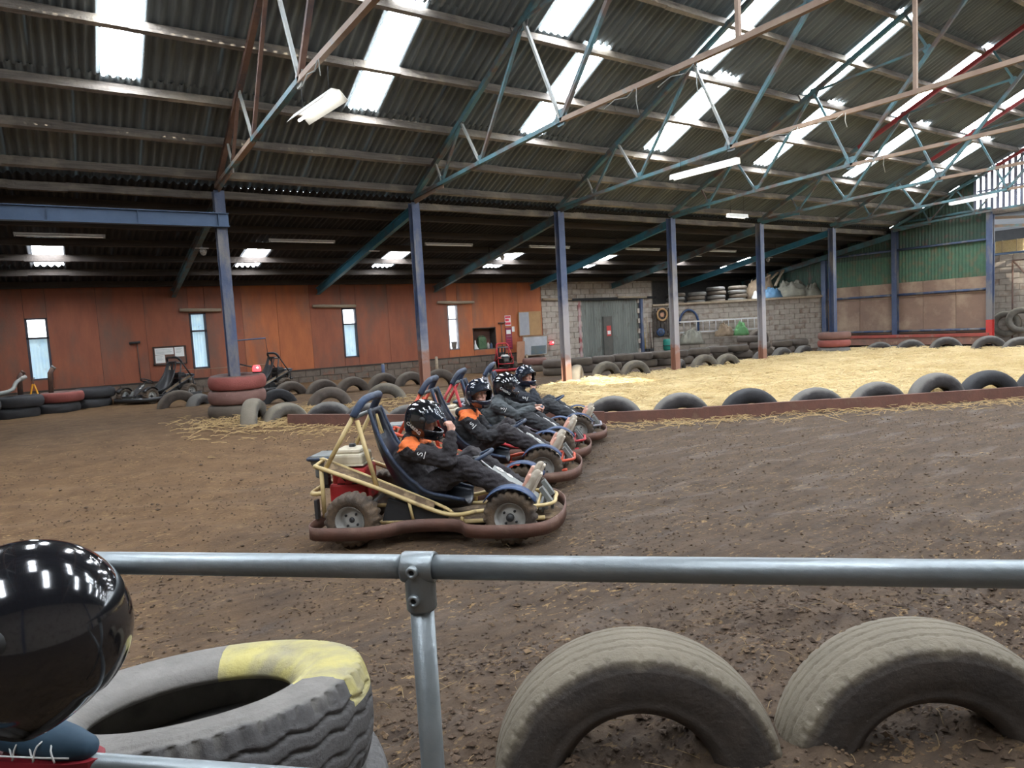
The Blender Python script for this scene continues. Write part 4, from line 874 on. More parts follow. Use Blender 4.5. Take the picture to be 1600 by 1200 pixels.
    for x in (-1.4, -.65, .1):
        MB().box((x, 0, .12), (.04, 1.16 if x != -.65 else .78, .02)).build('outrigger', m_f, t)
    # engine
    e = MB(); e.box((-1.42, -.05, .37), (.34, .3, .16)); e.box((-1.42, -.02, .50), (.30, .30, .16)); eo = e.build('engine_block', eng, t, bevel=.02)
    f = MB(); f.lathe([(0, -.185), (.10, -.18), (.115, -.15), (.115, -.1)], 20, (-1.42, 0, .45), 'Y'); f.build('recoil_cover', eng, eo)
    f = MB(); 
    for k in range(8): a = 2*PI*k/8; f.beam((-1.42+.03*math.cos(a), -.186, .45+.03*math.sin(a)), (-1.42+.095*math.cos(a), -.186, .45+.095*math.sin(a)), .006, .012, (0, 1, 0))
    f.build('cooling_slots', m_dark, eo)
    tk = MB(); tk.box((-1.43, -.03, .65), (.28, .28, .10)); tk.box((-1.43, -.03, .715), (.23, .23, .05)); to = tk.build('fuel_tank', tank, t, bevel=.028)
    MB().lathe([(0, .03), (.03, .03), (.03, 0)], 14, (-1.43, 0, .735)).build('filler_cap', m_hub, to)
    MB().box((-1.43, -.03, .605), (.295, .295, .012)).build('tank_seam', tank, to)
    mu = MB(); mu.box((-1.68, .02, .64), (.22, .26, .10)); mu.box((-1.72, .02, .55), (.10, .18, .16)); mo = mu.build('exhaust_box', m_grey, t, bevel=.03)
    MB().tube(spline([(-1.55, -.12, .66), (-1.78, -.12, .655), (-1.82, .02, .65), (-1.78, .16, .655), (-1.55, .16, .66)], 4), .016, 8).build('exhaust_guard', m_pad, mo)
    g = MB(); g.box((-1.66, -.08, .48), (.06, .06, .1)); g.box((-1.7, .04, .42), (.05, .05, .1)); g.tube([(-1.62, -.1, .5), (-1.7, -.05, .45), (-1.66, 0, .4)], .012, 6); g.build('carburettor', m_hub, t)
    MB().box((-1.66, -.31, .27), (.025, .06, .16)).build('rear_block', m_hub, t)
    # seat
    SPN = spline([(-1.225, 0, 1.07), (-1.21, 0, .93), (-1.165, 0, .72), (-1.08, 0, .50), (-.95, 0, .31), (-.78, 0, .205), (-.55, 0, .19), (-.40, 0, .21)], 4); ns = len(SPN)-1
    wid = [.15, .17, .185, .215, .23, .24, .235, .21]; lip = [.02, .05, .09, .15, .19, .18, .14, .08]
    def ev(a, tt): q = tt*(len(a)-1); i = min(int(q), len(a)-2); return a[i]+(a[i+1]-a[i])*(q-i)
    s_ = MB(); nu = ns*1; nv_ = 12; V = []; Fs = []
    for i in range(ns+1):
        tt = i/ns; tg = (SPN[min(i+1, ns)]-SPN[max(i-1, 0)]).normalized(); nr = Vector((-tg.z, 0, tg.x)); 
        for j in range(nv_+1):
            u = -1+2*j/nv_; V.append(SPN[i]+Vector((0, ev(wid, tt)*u, 0))+nr*ev(lip, tt)*abs(u)**2.6)
    for i in range(ns):
        for j in range(nv_):
            if 2 <= i <= 5 and j in (2, 3, 4, 7, 8, 9): continue
            Fs.append((i*(nv_+1)+j, (i+1)*(nv_+1)+j, (i+1)*(nv_+1)+j+1, i*(nv_+1)+j+1))
    s_.add(V, Fs, True); so = s_.build('seat', seatm, t, solid=.022)
    for s in (0, nv_): MB().tube([V[i*(nv_+1)+s] for i in range(0, ns+1)], .017, 8).build('seat_edge', m_p, so)
    # steering
    n_ = Vector((-.43, 0, .90)).normalized(); cst = Vector((-.33, 0, .60)); u_ = Vector((.9, 0, .43)).normalized(); v_ = Vector((0, 1, 0))
    sw = MB().tube([cst+(u_*math.cos(2*PI*k/24)+v_*math.sin(2*PI*k/24))*.15 for k in range(24)], .017, 8, closed=True).build('steering_wheel', m_p, t)
    k_ = MB(); k_.beam(cst-v_*.14, cst+v_*.14, .03, .01, n_); k_.beam(cst, cst-u_*.14, .03, .01, n_); k_.lathe([(0, .012), (.04, .012), (.04, -.012), (0, -.012)], 12, cst); k_.build('spokes', m_hub, sw)
    MB().tube([cst, (.12, 0, .22)], .012, 8).build('steering_column', m_steel, t)
    # grey panel between the rider's legs
    pn = MB(); pn.add([(-.20, -.11, .52), (-.20, .11, .52), (.18, .13, .25), (.18, -.13, .25), (-.14, -.11, .44), (-.14, .11, .44), (.2, .13, .17), (.2, -.13, .17)], [(0, 1, 2, 3), (7, 6, 5, 4), (0, 4, 5, 1), (1, 5, 6, 2), (2, 6, 7, 3), (3, 7, 4, 0)]); po = pn.build('number_panel', panelm, t, bevel=.015)
    for yy, ww in ((-.03, .07), (.05, .05)):
        pass
    d1 = Vector((.38, .02, -.27)).normalized()
    for k, (uu, r) in enumerate(((.07, .04), (.17, .035))):
        c = Vector((-.20, .05, .52))+d1*uu+Vector((.003, 0, .005)); MB().lathe([(.0 if k else .016, 0), (r, 0)], 16, (0, 0, 0)).build('number_mark', m_white, po).matrix_local = Matrix.Translation(c) @ Matrix.Rotation(.62, 4, 'Y')
    fm = MB(); 
    for k in range(4): fm.box((.16+.05*k, -.02+.01*k, .2), (.022, .34, .03))
    fm.build('foot_grille', m_grey, t)
    return t
m_cream = mat('cream_frame_paint', (.60, .46, .22), (.50, .37, .16), .5, 0, 6, .1, 40, (.17, .11, .06), 4, .56, .68)
m_ored = mat('orange_red_frame_paint', (.62, .085, .035), (.5, .07, .03), .45, 0, 6, .1, 40, (.18, .08, .05), 4, .58, .7)
m_rred = mat('red_frame_paint', (.50, .03, .04), (.38, .03, .035), .45, 0, 6, .1, 40, (.15, .07, .05), 4, .58, .7)
m_gryf = mat('grey_frame_paint', (.25, .24, .28), (.2, .19, .2), .5, 0, 6)
m_blkf = mat('black_frame_paint', (.018, .018, .02), (.03, .03, .03), .45, 0, 6, .1, 40, (.07, .055, .045), 4, .56, .68)
KO = np.array([2.76, 4.28])
def kpos(al, lat): p = KO+KD*al+KN*lat; return (p[0], p[1], float(hgt(p[0], p[1]))+.0)
GRID = [(-.03, .62), (.08, 2.42), (.18, 3.63), (.40, 4.84)]
GK = 'karts lined up on the grid'
karts = [kart('racing_kart', 'cream tube-framed kart with red engine, nearest the railing', kpos(*GRID[0]), RK, m_cream, GK),
         kart('racing_kart', 'orange-red framed kart, second on the grid behind the cream kart', kpos(*GRID[1]), RK+.02, m_ored, GK),
         kart('racing_kart', 'red framed kart squeezed in behind the orange-red one', kpos(*GRID[2]), RK+.02, m_rred, GK),
         kart('racing_kart', 'grey framed kart, furthest on the grid, against the steel kerb', kpos(*GRID[3]), RK+.03, m_gryf, GK)]
p = G(205, 634); kart('parked_kart', 'empty black kart parked by the wall under the notice board', (p[0]+.2, p[1]+.45, p[2]-.02), PI+.62, m_blkf, 'parked karts', m_blkf, 1.0, m_blkf, m_blkf, m_blkf, m_blkf, m_blkf, m_hub)
p = G(318, 627); kart('parked_kart', 'empty black kart half hidden behind the red tyre stack', (p[0]+.9, p[1]+.3, p[2]), PI+.35, m_blkf, 'parked karts', m_blkf, .95, m_blkf, m_blkf, m_blkf, m_blkf, m_blkf, m_hub)
p = G(790, 583); kart('parked_kart', 'empty red kart with white tank parked below the wall recess', (p[0]+.3, p[1]+1.3, p[2]), PI/2-.25, m_rred, 'parked karts', m_rred, .95, m_white, m_hub, m_rred, m_hub, m_rred)
# ================= RIDERS =================
def capsule(b, p0, p1, r0, r1, n=12):
    p0 = Vector(p0); p1 = Vector(p1); d = (p1-p0); L = d.length
    if L < 1e-5: b.ball(p0, max(r0, r1), n, 8); return
    d.normalize(); P = []; R = []
    for k in range(5): a = PI/2*(1-k/4); P.append(p0-d*r0*math.sin(a)); R.append(max(r0*math.cos(a), .0008))
    for k in range(5): a = PI/2*k/4; P.append(p1+d*r1*math.sin(a)); R.append(max(r1*math.cos(a), .0008))
    b.tube(P, R, n, cap=True)
def chain(b, pts, rs, n=12):
    for i in range(len(pts)-1): capsule(b, pts[i], pts[i+1], rs[i], rs[i+1], n)
def fuse(b, name, m, parent, vox, smooth=4, mats=None, pick=None, wr=0.):
    o = link(bpy.data.objects.new(name, b.mesh(name, m)))
    md = o.modifiers.new('r', 'REMESH'); md.mode = 'VOXEL'; md.voxel_size = vox; md.use_smooth_shade = True
    if smooth: s = o.modifiers.new('s', 'SMOOTH'); s.iterations = smooth; s.factor = .5
    dg = bpy.context.evaluated_depsgraph_get(); me = bpy.data.meshes.new_from_object(o.evaluated_get(dg)); o.modifiers.clear(); old = o.data; o.data = me; bpy.data.meshes.remove(old)
    me.materials.clear(); me.materials.append(m); me.name = name
    for x in mats or []: me.materials.append(x)
    if pick:
        idx = [pick(p.center) for p in me.polygons]; me.polygons.foreach_set('material_index', idx)
    if wr:
        from mathutils import noise as mn
        no = [v.normal.copy() for v in me.vertices]
        for v, n in zip(me.vertices, no):
            c = v.co; f = mn.noise(Vector((c.x*9, c.y*9, c.z*17)))+.8*mn.noise(Vector((c.x*21+5, c.y*15, c.z*33)))-abs(mn.noise(Vector((c.x*13, c.y*8+3, c.z*26))))
            v.co = c+n*(wr*f)
    me.polygons.foreach_set('use_smooth', [True]*len(me.polygons)); me.update(); o.parent = parent; return o
m_skin = mat('skin', (.62, .34, .25), (.56, .29, .21), .5, 0, 14)
m_jkt = mat('charcoal_jacket', (.027, .022, .024), (.019, .016, .018), .85, 0, 9, .5, 26, bd=.03)
m_jkt2 = mat('black_hooded_jacket', (.022, .021, .024), (.015, .015, .017), .85, 0, 9, .5, 26, bd=.03)
m_jkt3 = mat('slate_grey_jacket', (.072, .082, .086), (.052, .06, .064), .85, 0, 9, .5, 26, bd=.03)
m_jkt4 = mat('dark_navy_jacket', (.03, .034, .045), (.02, .023, .03), .85, 0, 9, .5, 26, bd=.03)
m_orng = mat('orange_shoulder_panel', (.72, .16, .03), (.64, .13, .025), .8, 0, 9, .3, 30)
m_trs = mat('charcoal_trousers', (.033, .028, .031), (.023, .020, .023), .9, 0, 8, .5, 24, (.06, .052, .05), 4, .56, .7, bd=.03)
m_trs2 = mat('slate_trousers', (.048, .05, .054), (.035, .037, .04), .9, 0, 8, .5, 24, bd=.03)
m_shoe = mat('muddy_trainer', (.42, .36, .28), (.30, .25, .19), .8, 0, 8, .2, 30, (.6, .55, .47), 5, .55, .65)
m_shell = mat('black_helmet_shell', (.008, .008, .010), None, .12, coat=1)
m_shelb = mat('dark_blue_helmet_shell', (.010, .014, .03), None, .12, coat=1)
m_visor = mat('smoked_visor', (.02, .025, .035), None, .06, coat=1, alpha=.72)
m_trim = mat('helmet_trim', (.02, .02, .02), (.03, .03, .03), .6)
m_decal = mat('white_decal', (.75, .75, .73), None, .5)
m_eye = mat('eye_dark', (.03, .02, .02), None, .3)
m_wht = mat('eye_white', (.7, .68, .65), None, .3)
def text_mesh(s, size, name, m, parent, M, extr=.0008):
    c = bpy.data.curves.new(name, 'FONT'); c.body = s; c.size = size; c.extrude = extr; c.align_x = 'CENTER'; c.align_y = 'CENTER'
    o = bpy.data.objects.new(name, c); C0.objects.link(o); dg = bpy.context.evaluated_depsgraph_get(); me = bpy.data.meshes.new_from_object(o.evaluated_get(dg)); bpy.data.objects.remove(o); bpy.data.curves.remove(c)
    me.materials.clear(); me.materials.append(m); q = link(bpy.data.objects.new(name, me), parent); q.matrix_local = M; return q
def helmet_parts(parent, Mh, shell=m_shell, up=True, decal=True, name='helmet', vents=True, vis=None):
    # helmet space: x forward, z up, centre of the head at the origin
    def surf(lon, lat, k=1.):
        cl = math.cos(lat); x = math.cos(lon)*cl; y = math.sin(lon)*cl; z = math.sin(lat)
        px, py, pz = .163*x, .138*y, .165*z
        if z < 0:
            chin = max(0, math.cos(lon))**1.5; px = (.163*(1+.22*chin*min(1, -z*2.2)))*(math.cos(lon)*max(cl, .62+.38*cl)); py = .138*math.sin(lon)*max(cl, .72*(1+z*.2)); pz = max(pz, -.165)
            if chin < .2: pz = max(pz, -.145)
        else: px *= 1+.03*max(0, -math.cos(lon))
        return Vector((px*k, py*k, pz*k))
    nu, nv_ = 48, 28; V = []; Fs = []
    la = [(-.98+(.98+PI/2)*j/nv_) for j in range(nv_+1)]
    for i in range(nu):
        lon = 2*PI*i/nu-PI
        for l in la: V.append(surf(lon, l))
    for i in range(nu):
        lon = 2*PI*(i+.5)/nu-PI
        for j in range(nv_):
            l = (la[j]+la[j+1])/2
            if abs(lon) < 1.18 and -.34 < l < .33-.1*abs(lon): continue
            Fs.append((i*(nv_+1)+j, ((i+1) % nu)*(nv_+1)+j, ((i+1) % nu)*(nv_+1)+j+1, i*(nv_+1)+j+1))
    b = MB(); b.add(V, Fs, True); h = b.build(name, shell, parent, solid=.016); h.matrix_local = Mh
    bv = MB(); sh = .62 if up else 0.
    def vs_(u, v):
        lon = (-1.22+2.44*u); l = -.36+.74*v; p = surf(lon, max(l, -.30), 1.045)
        return Matrix.Rotation(-sh, 3, 'Y') @ p if up else p
    bv.grid(vs_, 20, 8); vo = bv.build('visor', vis or m_visor, h, solid=.004)
    if vis: MB().tube([vs_(0, k/8) for k in range(9)]+[vs_(k/20, 1) for k in range(1, 21)]+[vs_(1, 1-k/8) for k in range(1, 9)]+[vs_(1-k/20, 0) for k in range(1, 20)], .0022, 6, closed=True).build('visor_edge', m_pale, vo)
    for s in (-1, 1): MB().lathe([(0, .146), (.026, .144), (.03, .134)], 14, (.028, 0, .02), 'Y').build('visor_pivot', m_trim, h).scale = (1, s, 1)
    bt = MB(); bt.tube([surf(lon, -.98)*.985 for lon in [2*PI*i/30 for i in range(30)]], .012, 8, closed=True); bt.build('neck_trim', m_trim, h)
    if vents: MB().box((.185, 0, -.115), (.012, .07, .022)).build('chin_vent', m_trim, h)
    for s in (-1, 1) if vents else ():
        tv = MB(); tv.box((.06, s*.05, .152), (.06, .02, .016)); tv.build('top_vent', m_trim, h)
    if decal:
        for s in (-1, 1):
            lon = -s*1.75; c = surf(lon, -.42)*1.012; nn = Vector((math.cos(lon)*.9, math.sin(lon), -.18)).normalized(); ex = Vector((0, 0, 1)).cross(nn).normalized(); ey = nn.cross(ex)
            R = Matrix((ex, ey, nn)).transposed().to_4x4() @ Matrix.Rotation(-.42 if s > 0 else .42, 4, 'Z'); text_mesh('CABERG', .042, 'lettering', m_decal, h, Matrix.Translation(c+nn*.008) @ R)
    return h
def hand(b, W, D, N, side, curl=.5, spread=.02, point=False):
    # W wrist, D finger direction, N palm normal (the way the palm faces), side +1 if the thumb lies on D x N
    W = Vector(W); D = Vector(D).normalized(); N = (Vector(N)-D*Vector(N).dot(D)).normalized(); S = D.cross(N)*side
    pc = W+D*.05
    for k in (-1, 0, 1): capsule(b, W+S*.013*k+D*.005, W+D*.085+S*.021*k, .015, .013, 8)
    for k, L in enumerate((.070, .078, .072, .056)):
        base = W+D*.088+S*(.029-.0195*k); c = curl if not (point and k == 0) else .08
        d1 = (D*math.cos(c*.9)+N*math.sin(c*.9)+S*(.06-.04*k)).normalized(); k1 = base+d1*L*.45
        d2 = (D*math.cos(c*2.0)+N*math.sin(c*2.0)).normalized(); k2 = k1+d2*L*.32
        d3 = (D*math.cos(c*2.7)+N*math.sin(c*2.7)).normalized(); chain(b, [base-D*.015, k1, k2, k2+d3*L*.26], [.0098, .0088, .0082, .0070], 8)
    tb = W+D*.028+S*.028; t1 = tb+(D*.55+S*.7+N*.3).normalized()*.036; t2 = t1+(D*.85+S*.15+N*.45).normalized()*.03
    chain(b, [W+D*.012+S*.012, tb, t1, t2], [.014, .0125, .0105, .0085], 8)
def face(b, Mh):
    T = lambda p: Mh @ Vector(p)
    b.ball(T((.0, 0, .02)), (.098, .078, .115), 16, 12, Mh.to_3x3()); b.ball(T((.045, 0, -.055)), (.058, .056, .06), 12, 8, Mh.to_3x3())
    capsule(b, T((.096, 0, .025)), T((.116, 0, -.022)), .010, .015, 8)
    capsule(b, T((.085, -.035, .035)), T((.085, .035, .035)), .018, .018, 8)
    capsule(b, T((.090, -.018, -.058)), T((.090, .018, -.058)), .014, .014, 8)
    for s in (-1, 1):
        b.ball(T((.072, s*.035, -.015)), .026, 8, 6); b.ball(T((.0, s*.08, .0)), (.022, .01, .032), 8, 6, Mh.to_3x3())
def rider(kt, label, J, jm, tm, head_dir, hands, shell=m_shell, up=True, shoulder=None, hood=False, decal=True, group='kart riders in helmets', logo=True, collar=None):
    t = thing('person', label, 'person', kt.location, kt.rotation_euler.z, group)
    V_ = lambda k: Vector(J[k])
    yaw, pit = head_dir; Mh = Matrix.Translation(V_('head')) @ Matrix.Rotation(yaw, 4, 'Z') @ Matrix.Rotation(pit, 4, 'Y')
    mir = lambda v, s: Vector((v[0], v[1]*s, v[2]))
    P, Cc, Nk = V_('pelvis'), V_('chest'), V_('neck')
    b = MB(); chain(b, [P, Cc, Nk], [.10, .11, .07]); chain(b, [Nk, V_('head')-Vector((0, 0, .06))], [.055, .055]); face(b, Mh)
    for s, q in ((-1, 'R'), (1, 'L')):
        sh, el, wr = V_('sh'+q), V_('el'+q), V_('wr'+q); chain(b, [Nk-Vector((0, 0, .03)), sh, el, wr], [.05, .048, .038, .027]); D, N, cu, pt = hands[q]; hand(b, wr, D, N, s if True else 1, cu, point=pt)
        chain(b, [P, V_('hip'+q), V_('kn'+q), V_('an'+q)], [.08, .07, .05, .035]); chain(b, [V_('an'+q), V_('toe'+q)], [.035, .028])
    fuse(b, 'body', m_skin, t, .0065, 2)
    for s in (-1, 1):
        e = MB(); e.ball(Mh @ Vector((.093, s*.032, .012)), .012, 8, 6); eo = e.build('eye', m_wht, t); MB().ball(Mh @ Vector((.102, s*.032, .012)), .0062, 8, 6).build('iris', m_eye, eo)
        bw = MB(); capsule(bw, Mh @ Vector((.104, s*.018, .042)), Mh @ Vector((.098, s*.052, .040)), .005, .004, 6); bw.build('eyebrow', m_trim, t)
    b = MB(); chain(b, [P+Vector((.02, 0, .03)), P+(Cc-P)*.5, Cc, Nk-Vector((0, 0, .05))], [.135, .145, .155, .105], 16)
    for s in (-1, 1): chain(b, [P+Vector((.03, s*.06, .03)), Cc+Vector((0, s*.07, 0)), Nk+Vector((0, s*.07, -.07))], [.12, .13, .085], 14)
    for q in ('R', 'L'):
        sh, el, wr = V_('sh'+q), V_('el'+q), V_('wr'+q); chain(b, [Nk-Vector((0, 0, .055)), sh, sh+(el-sh)*.5, el, el+(wr-el)*.5, wr-(wr-el).normalized()*.015], [.095, .09, .083, .077, .067, .052], 14)
        for k in range(3): c = el+(wr-el)*(.12+.22*k); b.lathe([(.0, -.008), (.062-.006*k, 0), (.0, .008)], 12, c)
    chain(b, [Nk-Vector((.01, 0, .02)), Nk+Vector((.015, 0, .035))], [.088, .082])
    if hood: b.ball(Nk+Vector((-.07, 0, .0)), (.085, .135, .065), 14, 8)
    for z in (.08, .15, .21): b.ball(P+(Cc-P)*(z/.3)+Vector((.06, 0, 0)), (.10, .165, .02), 14, 6)
    kr, kl = V_('shR'), V_('shL')
    def pick(c):
        if shoulder is None: return 0
        for k in (kr, kl):
            d = c-k; w = (c-Nk)
            if c.z > k.z-.03 and -.02 < d.y*(1 if k.y > 0 else -1)+.13 and abs(d.y) < .11 and abs(d.x) < .11 and d.length < .138 and c.z+.55*abs(d.x-.02) > k.z+.04: return 1
        if abs(c.y) < .07 and c.x > Nk.x+.08 and c.z > Nk.z-.06: return 1
        return 0
    jo = fuse(b, 'jacket', jm, t, .010, 4, [shoulder] if shoulder else None, pick if shoulder else None, .013)
    if logo:
        sh, el = V_('shR'), V_('elR'); c = sh+(el-sh)*.42; d = (el-sh).normalized(); nn = Vector((.1, -1, .15)); nn = (nn-d*nn.dot(d)).normalized(); ex = d; ey = nn.cross(ex)
        M = Matrix.Translation(c+nn*.084) @ Matrix((-ey, ex, nn)).transposed().to_4x4() if False else Matrix.Translation(c+nn*.085) @ Matrix((nn.cross(-d).normalized()*-1, -d, nn)).transposed().to_4x4()
        text_mesh('S', .075, 'sleeve_logo', m_decal, jo, M); lg = MB().box((0, -.042, 0), (.06, .007, .001)).build('logo_bar', m_decal, jo); lg.matrix_local = M
    b = MB(); chain(b, [P+Vector((0, -.07, 0)), P+Vector((0, .07, 0))], [.135, .135], 14)
    for s, q in ((-1, 'R'), (1, 'L')):
        h, k, a = V_('hip'+q), V_('kn'+q), V_('an'+q); chain(b, [P, h, h+(k-h)*.5, k, k+(a-k)*.5, a], [.13, .124, .11, .097, .09, .078], 14)
        for z in (.3, .45, .62, .8): b.ball(k+(a-k)*z, (.074-.012*z, .08-.012*z, .03), 12, 6)
        b.ball(k+Vector((-.06, 0, .01)), (.07, .088, .055), 10, 6)
    fuse(b, 'trousers', tm, t, .010, 4, wr=.014)
    for q in ('R', 'L'):
        b = MB(); a, to = V_('an'+q), V_('toe'+q); d = (to-a); ln_ = d.length; d.normalize(); up_ = Vector((-d.z, 0, d.x)); up_ = up_ if up_.x < 0 else -up_
        heel = a-d*.02-up_*.05
        chain(b, [a+up_*.0, heel+d*.02+up_*.03, heel+d*.12+up_*.02, heel+d*.23+up_*.012, heel+d*.275+up_*.01], [.05, .048, .05, .045, .034], 12)
        so = fuse(b, 'shoe', m_shoe, t, .009, 3)
        sl_ = MB(); sl_.beam(heel-d*.03-up_*.022, heel+d*.295-up_*.022, .088, .022, up_); sl_.build('sole', mat('pale_rubber_sole', (.55, .48, .38), (.42, .36, .28), .8, 0, 8), so, bevel=.008)
    ho = helmet_parts(t, Mh, shell, up, decal)
    return t
BASE = dict(pelvis=(-.83, 0, .335), chest=(-.93, 0, .60), neck=(-.885, 0, .775), head=(-.775, 0, .965), shR=(-.88, -.175, .725), shL=(-.88, .175, .725),
            elR=(-.60, -.27, .56), wrR=(-.40, -.16, .56), elL=(-.62, .27, .53), wrL=(-.42, .13, .60), hipR=(-.80, -.10, .33), hipL=(-.80, .10, .33),
            knR=(-.41, -.20, .575), knL=(-.41, .20, .575), anR=(.045, -.17, .285), anL=(.045, .17, .285), toeR=(.14, -.17, .46), toeL=(.14, .17, .46))
def pose(**k): d = dict(BASE); d.update(k); return d
rider(karts[0], 'person in charcoal jacket with orange shoulders, fist at helmet, in cream kart',
      pose(elR=(-.52, -.27, .635), wrR=(-.50, -.195, .845), elL=(-.70, .26, .50), wrL=(-.58, .03, .50), head=(-.77, 0, .955)), m_jkt, m_trs, (-.12, .30),
      {'R': ((-.06, .16, 1), (-.75, .6, 0), 1.0, False), 'L': ((.7, -.5, -.1), (0, 0, -1), .5, False)}, m_shell, True, m_orng)
rider(karts[1], 'person in black hooded jacket with orange shoulders, in orange-red kart',
      pose(elR=(-.62, -.30, .54), wrR=(-.44, -.20, .57), elL=(-.66, .26, .5), wrL=(-.5, .06, .55), chest=(-.88, 0, .60), neck=(-.82, 0, .78), head=(-.70, -.02, .985), shR=(-.82, -.18, .73), shL=(-.82, .18, .73)), m_jkt2, m_trs, (-.95, .05),
      {'R': ((1, .12, .12), (0, .1, -1), .7, True), 'L': ((.8, -.5, 0), (0, 0, -1), .6, False)}, m_shelb, True, m_orng, True)
rider(karts[2], 'person in slate jacket leaning forward onto the steering wheel, in the red kart',
      pose(chest=(-.86, 0, .60), neck=(-.76, 0, .77), head=(-.66, .05, .955), shR=(-.76, -.18, .72), shL=(-.76, .18, .72), elR=(-.52, -.26, .60), wrR=(-.30, -.15, .66), elL=(-.5, .26, .60), wrL=(-.30, .14, .66)), m_jkt3, m_trs2, (.35, .22),
      {'R': ((.9, .3, .1), (.2, .2, -1), .8, False), 'L': ((.9, -.3, .1), (.2, -.2, -1), .8, False)}, m_shell, True, None, False)
rider(karts[3], 'person in navy jacket with chin on hand, in grey kart',
      pose(elR=(-.56, -.20, .60), wrR=(-.63, -.13, .78), elL=(-.60, .26, .52), wrL=(-.42, .12, .57), chest=(-.90, 0, .6), neck=(-.84, 0, .775), head=(-.74, 0, .975)), m_jkt4, m_trs2, (-.75, .0),
      {'R': ((-.05, .1, 1), (-.5, .8, .1), .75, False), 'L': ((.8, -.5, 0), (0, 0, -1), .6, False)}, m_shelb, True, None, False, False)
# ================= LAMPS AND WALL ITEMS =================
m_tubel = mat('fluorescent_tube', (.9, .9, .85), None, .3)
def batten(label, a, b, lit=False, dusty=True, group='fluorescent battens of the lean-to', cords=0.):
    a = Vector(a); b = Vector(b); L = (b-a).length; c = (a+b)/2
    o = thing('strip_light', label, 'lamp', c, math.atan2((b-a).y, (b-a).x), group)
    MB().box((0, 0, .03), (L, .06, .04)).build('housing', m_whited if dusty else m_white, o)
    MB().tube([(-L/2+.04, 0, -.015), (L/2-.04, 0, -.015)], .017, 8).build('tube', m_tubel, o)
    for s in (-1, 1):
        MB().box((s*(L/2-.02), 0, 0), (.03, .05, .06)).build('end_cap', m_whited, o)
        if cords: MB().tube([(s*L*.35, 0, .05), (s*L*.35, 0, cords)], .004, 5).build('hanger', m_dark, o)
    return o
for k, (xa, xb) in enumerate([(-.58, 1.05), (4.53, 6.2), (8.8, 10.36), (12.4, 14.0), (16.45, 18.1), (20.7, 22.3)]):
    batten('dusty fluorescent batten under the lean-to roof, bay %s from the blue beam' % ['one', 'two', 'three', 'four', 'five', 'six'][k], (xa, 17.36, 4.17), (xb, 17.36, 4.17), cords=.2)
def trough(label, a, b, w=.26, hang=.35):     # white reflector trough
    a = Vector(a); b = Vector(b); L = (b-a).length; d = (b-a).normalized(); o = thing('trough_light', label, 'lamp', (a+b)/2, math.atan2(d.y, d.x), 'white reflector lamps under the trusses')
    sl_ = math.asin(d.z); o.rotation_euler = Euler((0, -sl_, math.atan2(d.y, d.x)))
    MB().add([(-L/2, -w/2, -.06), (L/2, -w/2, -.06), (L/2, -.05, .05), (-L/2, -.05, .05), (L/2, .05, .05), (-L/2, .05, .05), (L/2, w/2, -.06), (-L/2, w/2, -.06)], [(0, 1, 2, 3), (3, 2, 4, 5), (5, 4, 6, 7)]).build('reflector', m_white, o, solid=.006)
    MB().tube([(-L/2+.05, 0, -.03), (L/2-.05, 0, -.03)], .018, 8).build('tube', mat('lit_tube', (1, .98, .92), None, .3, em=6), o)
    for s in (-1, 1): MB().tube([(s*L*.35, 0, .05), (s*L*.35, 0, hang)], .005, 5).build('hanger', m_dark, o)
    return o
trough('white reflector lamp hung from the rusty truss tie', (X0, 9.2, 4.62), (X0, 7.75, 4.5), .3)
trough('long white reflector lamp hung below the third truss', (X0+2*SP-.05, 10.55, 4.77), (X0+2*SP-.05, 8.8, 4.74), .14)
_p = on(1, 13.65, 1152, 337); trough('short white reflector lamp near the post next to the ladder', (_p[0]-.45, 13.65, _p[2]), (_p[0]+.45, 13.65, _p[2]), .14, 5.42-_p[2])
trough('white reflector lamp at the edge of the gable slats', (XE-1.2, 12.1, 5.35), (XE-1.2, 10.6, 5.40), .14)
for k, (x, y, l) in enumerate([(X0, 17.4, 'tyre-stack post'), (X0+2*SP, 17.7, 'whitened post'), (X0+5*SP, 17.5, 'scratched post')]):
    o = thing('bulkhead_lamp', 'small white bulkhead lamp on the lean-to rafter from the '+l, 'lamp', (x+.1, y, 3.92), 0, 'bulkhead lamps on the rafters')
    MB().lathe([(0, -.13), (.05, -.11), (.075, -.05), (.08, 0), (.06, .02), (0, .02)], 14).build('globe', m_whited, o); MB().box((-.04, 0, .09), (.05, .08, .14)).build('bracket', m_hub, o)
for k, (xa, xb, l) in enumerate([(3.03, 4.18, 'above the window by the notice board'), (6.98, 8.45, 'above the window between the posts'), (11.55, 13.1, 'above the bucket window'), (16.3, 17.8, 'left over the corrugated door'), (20.35, 22.1, 'right over the corrugated door')]):
    o = thing('timber_lintel', 'rough pale timber pole fixed '+l, 'timber', ((xa+xb)/2, YW-.1, 2.74), 0, 'timber poles on the back wall'); L = xb-xa
    MB().tube([(-L/2, 0, .02), (-L/4, 0, .01), (0, .01, 0), (L/4, 0, -.01), (L/2, 0, -.01)], [.05, .056, .05, .055, .045], 10).build('pole', m_log, o)
    for s in (-.4, .4): MB().box((s*L, .05, 0), (.03, .09, .03)).build('bracket', m_rust, o)
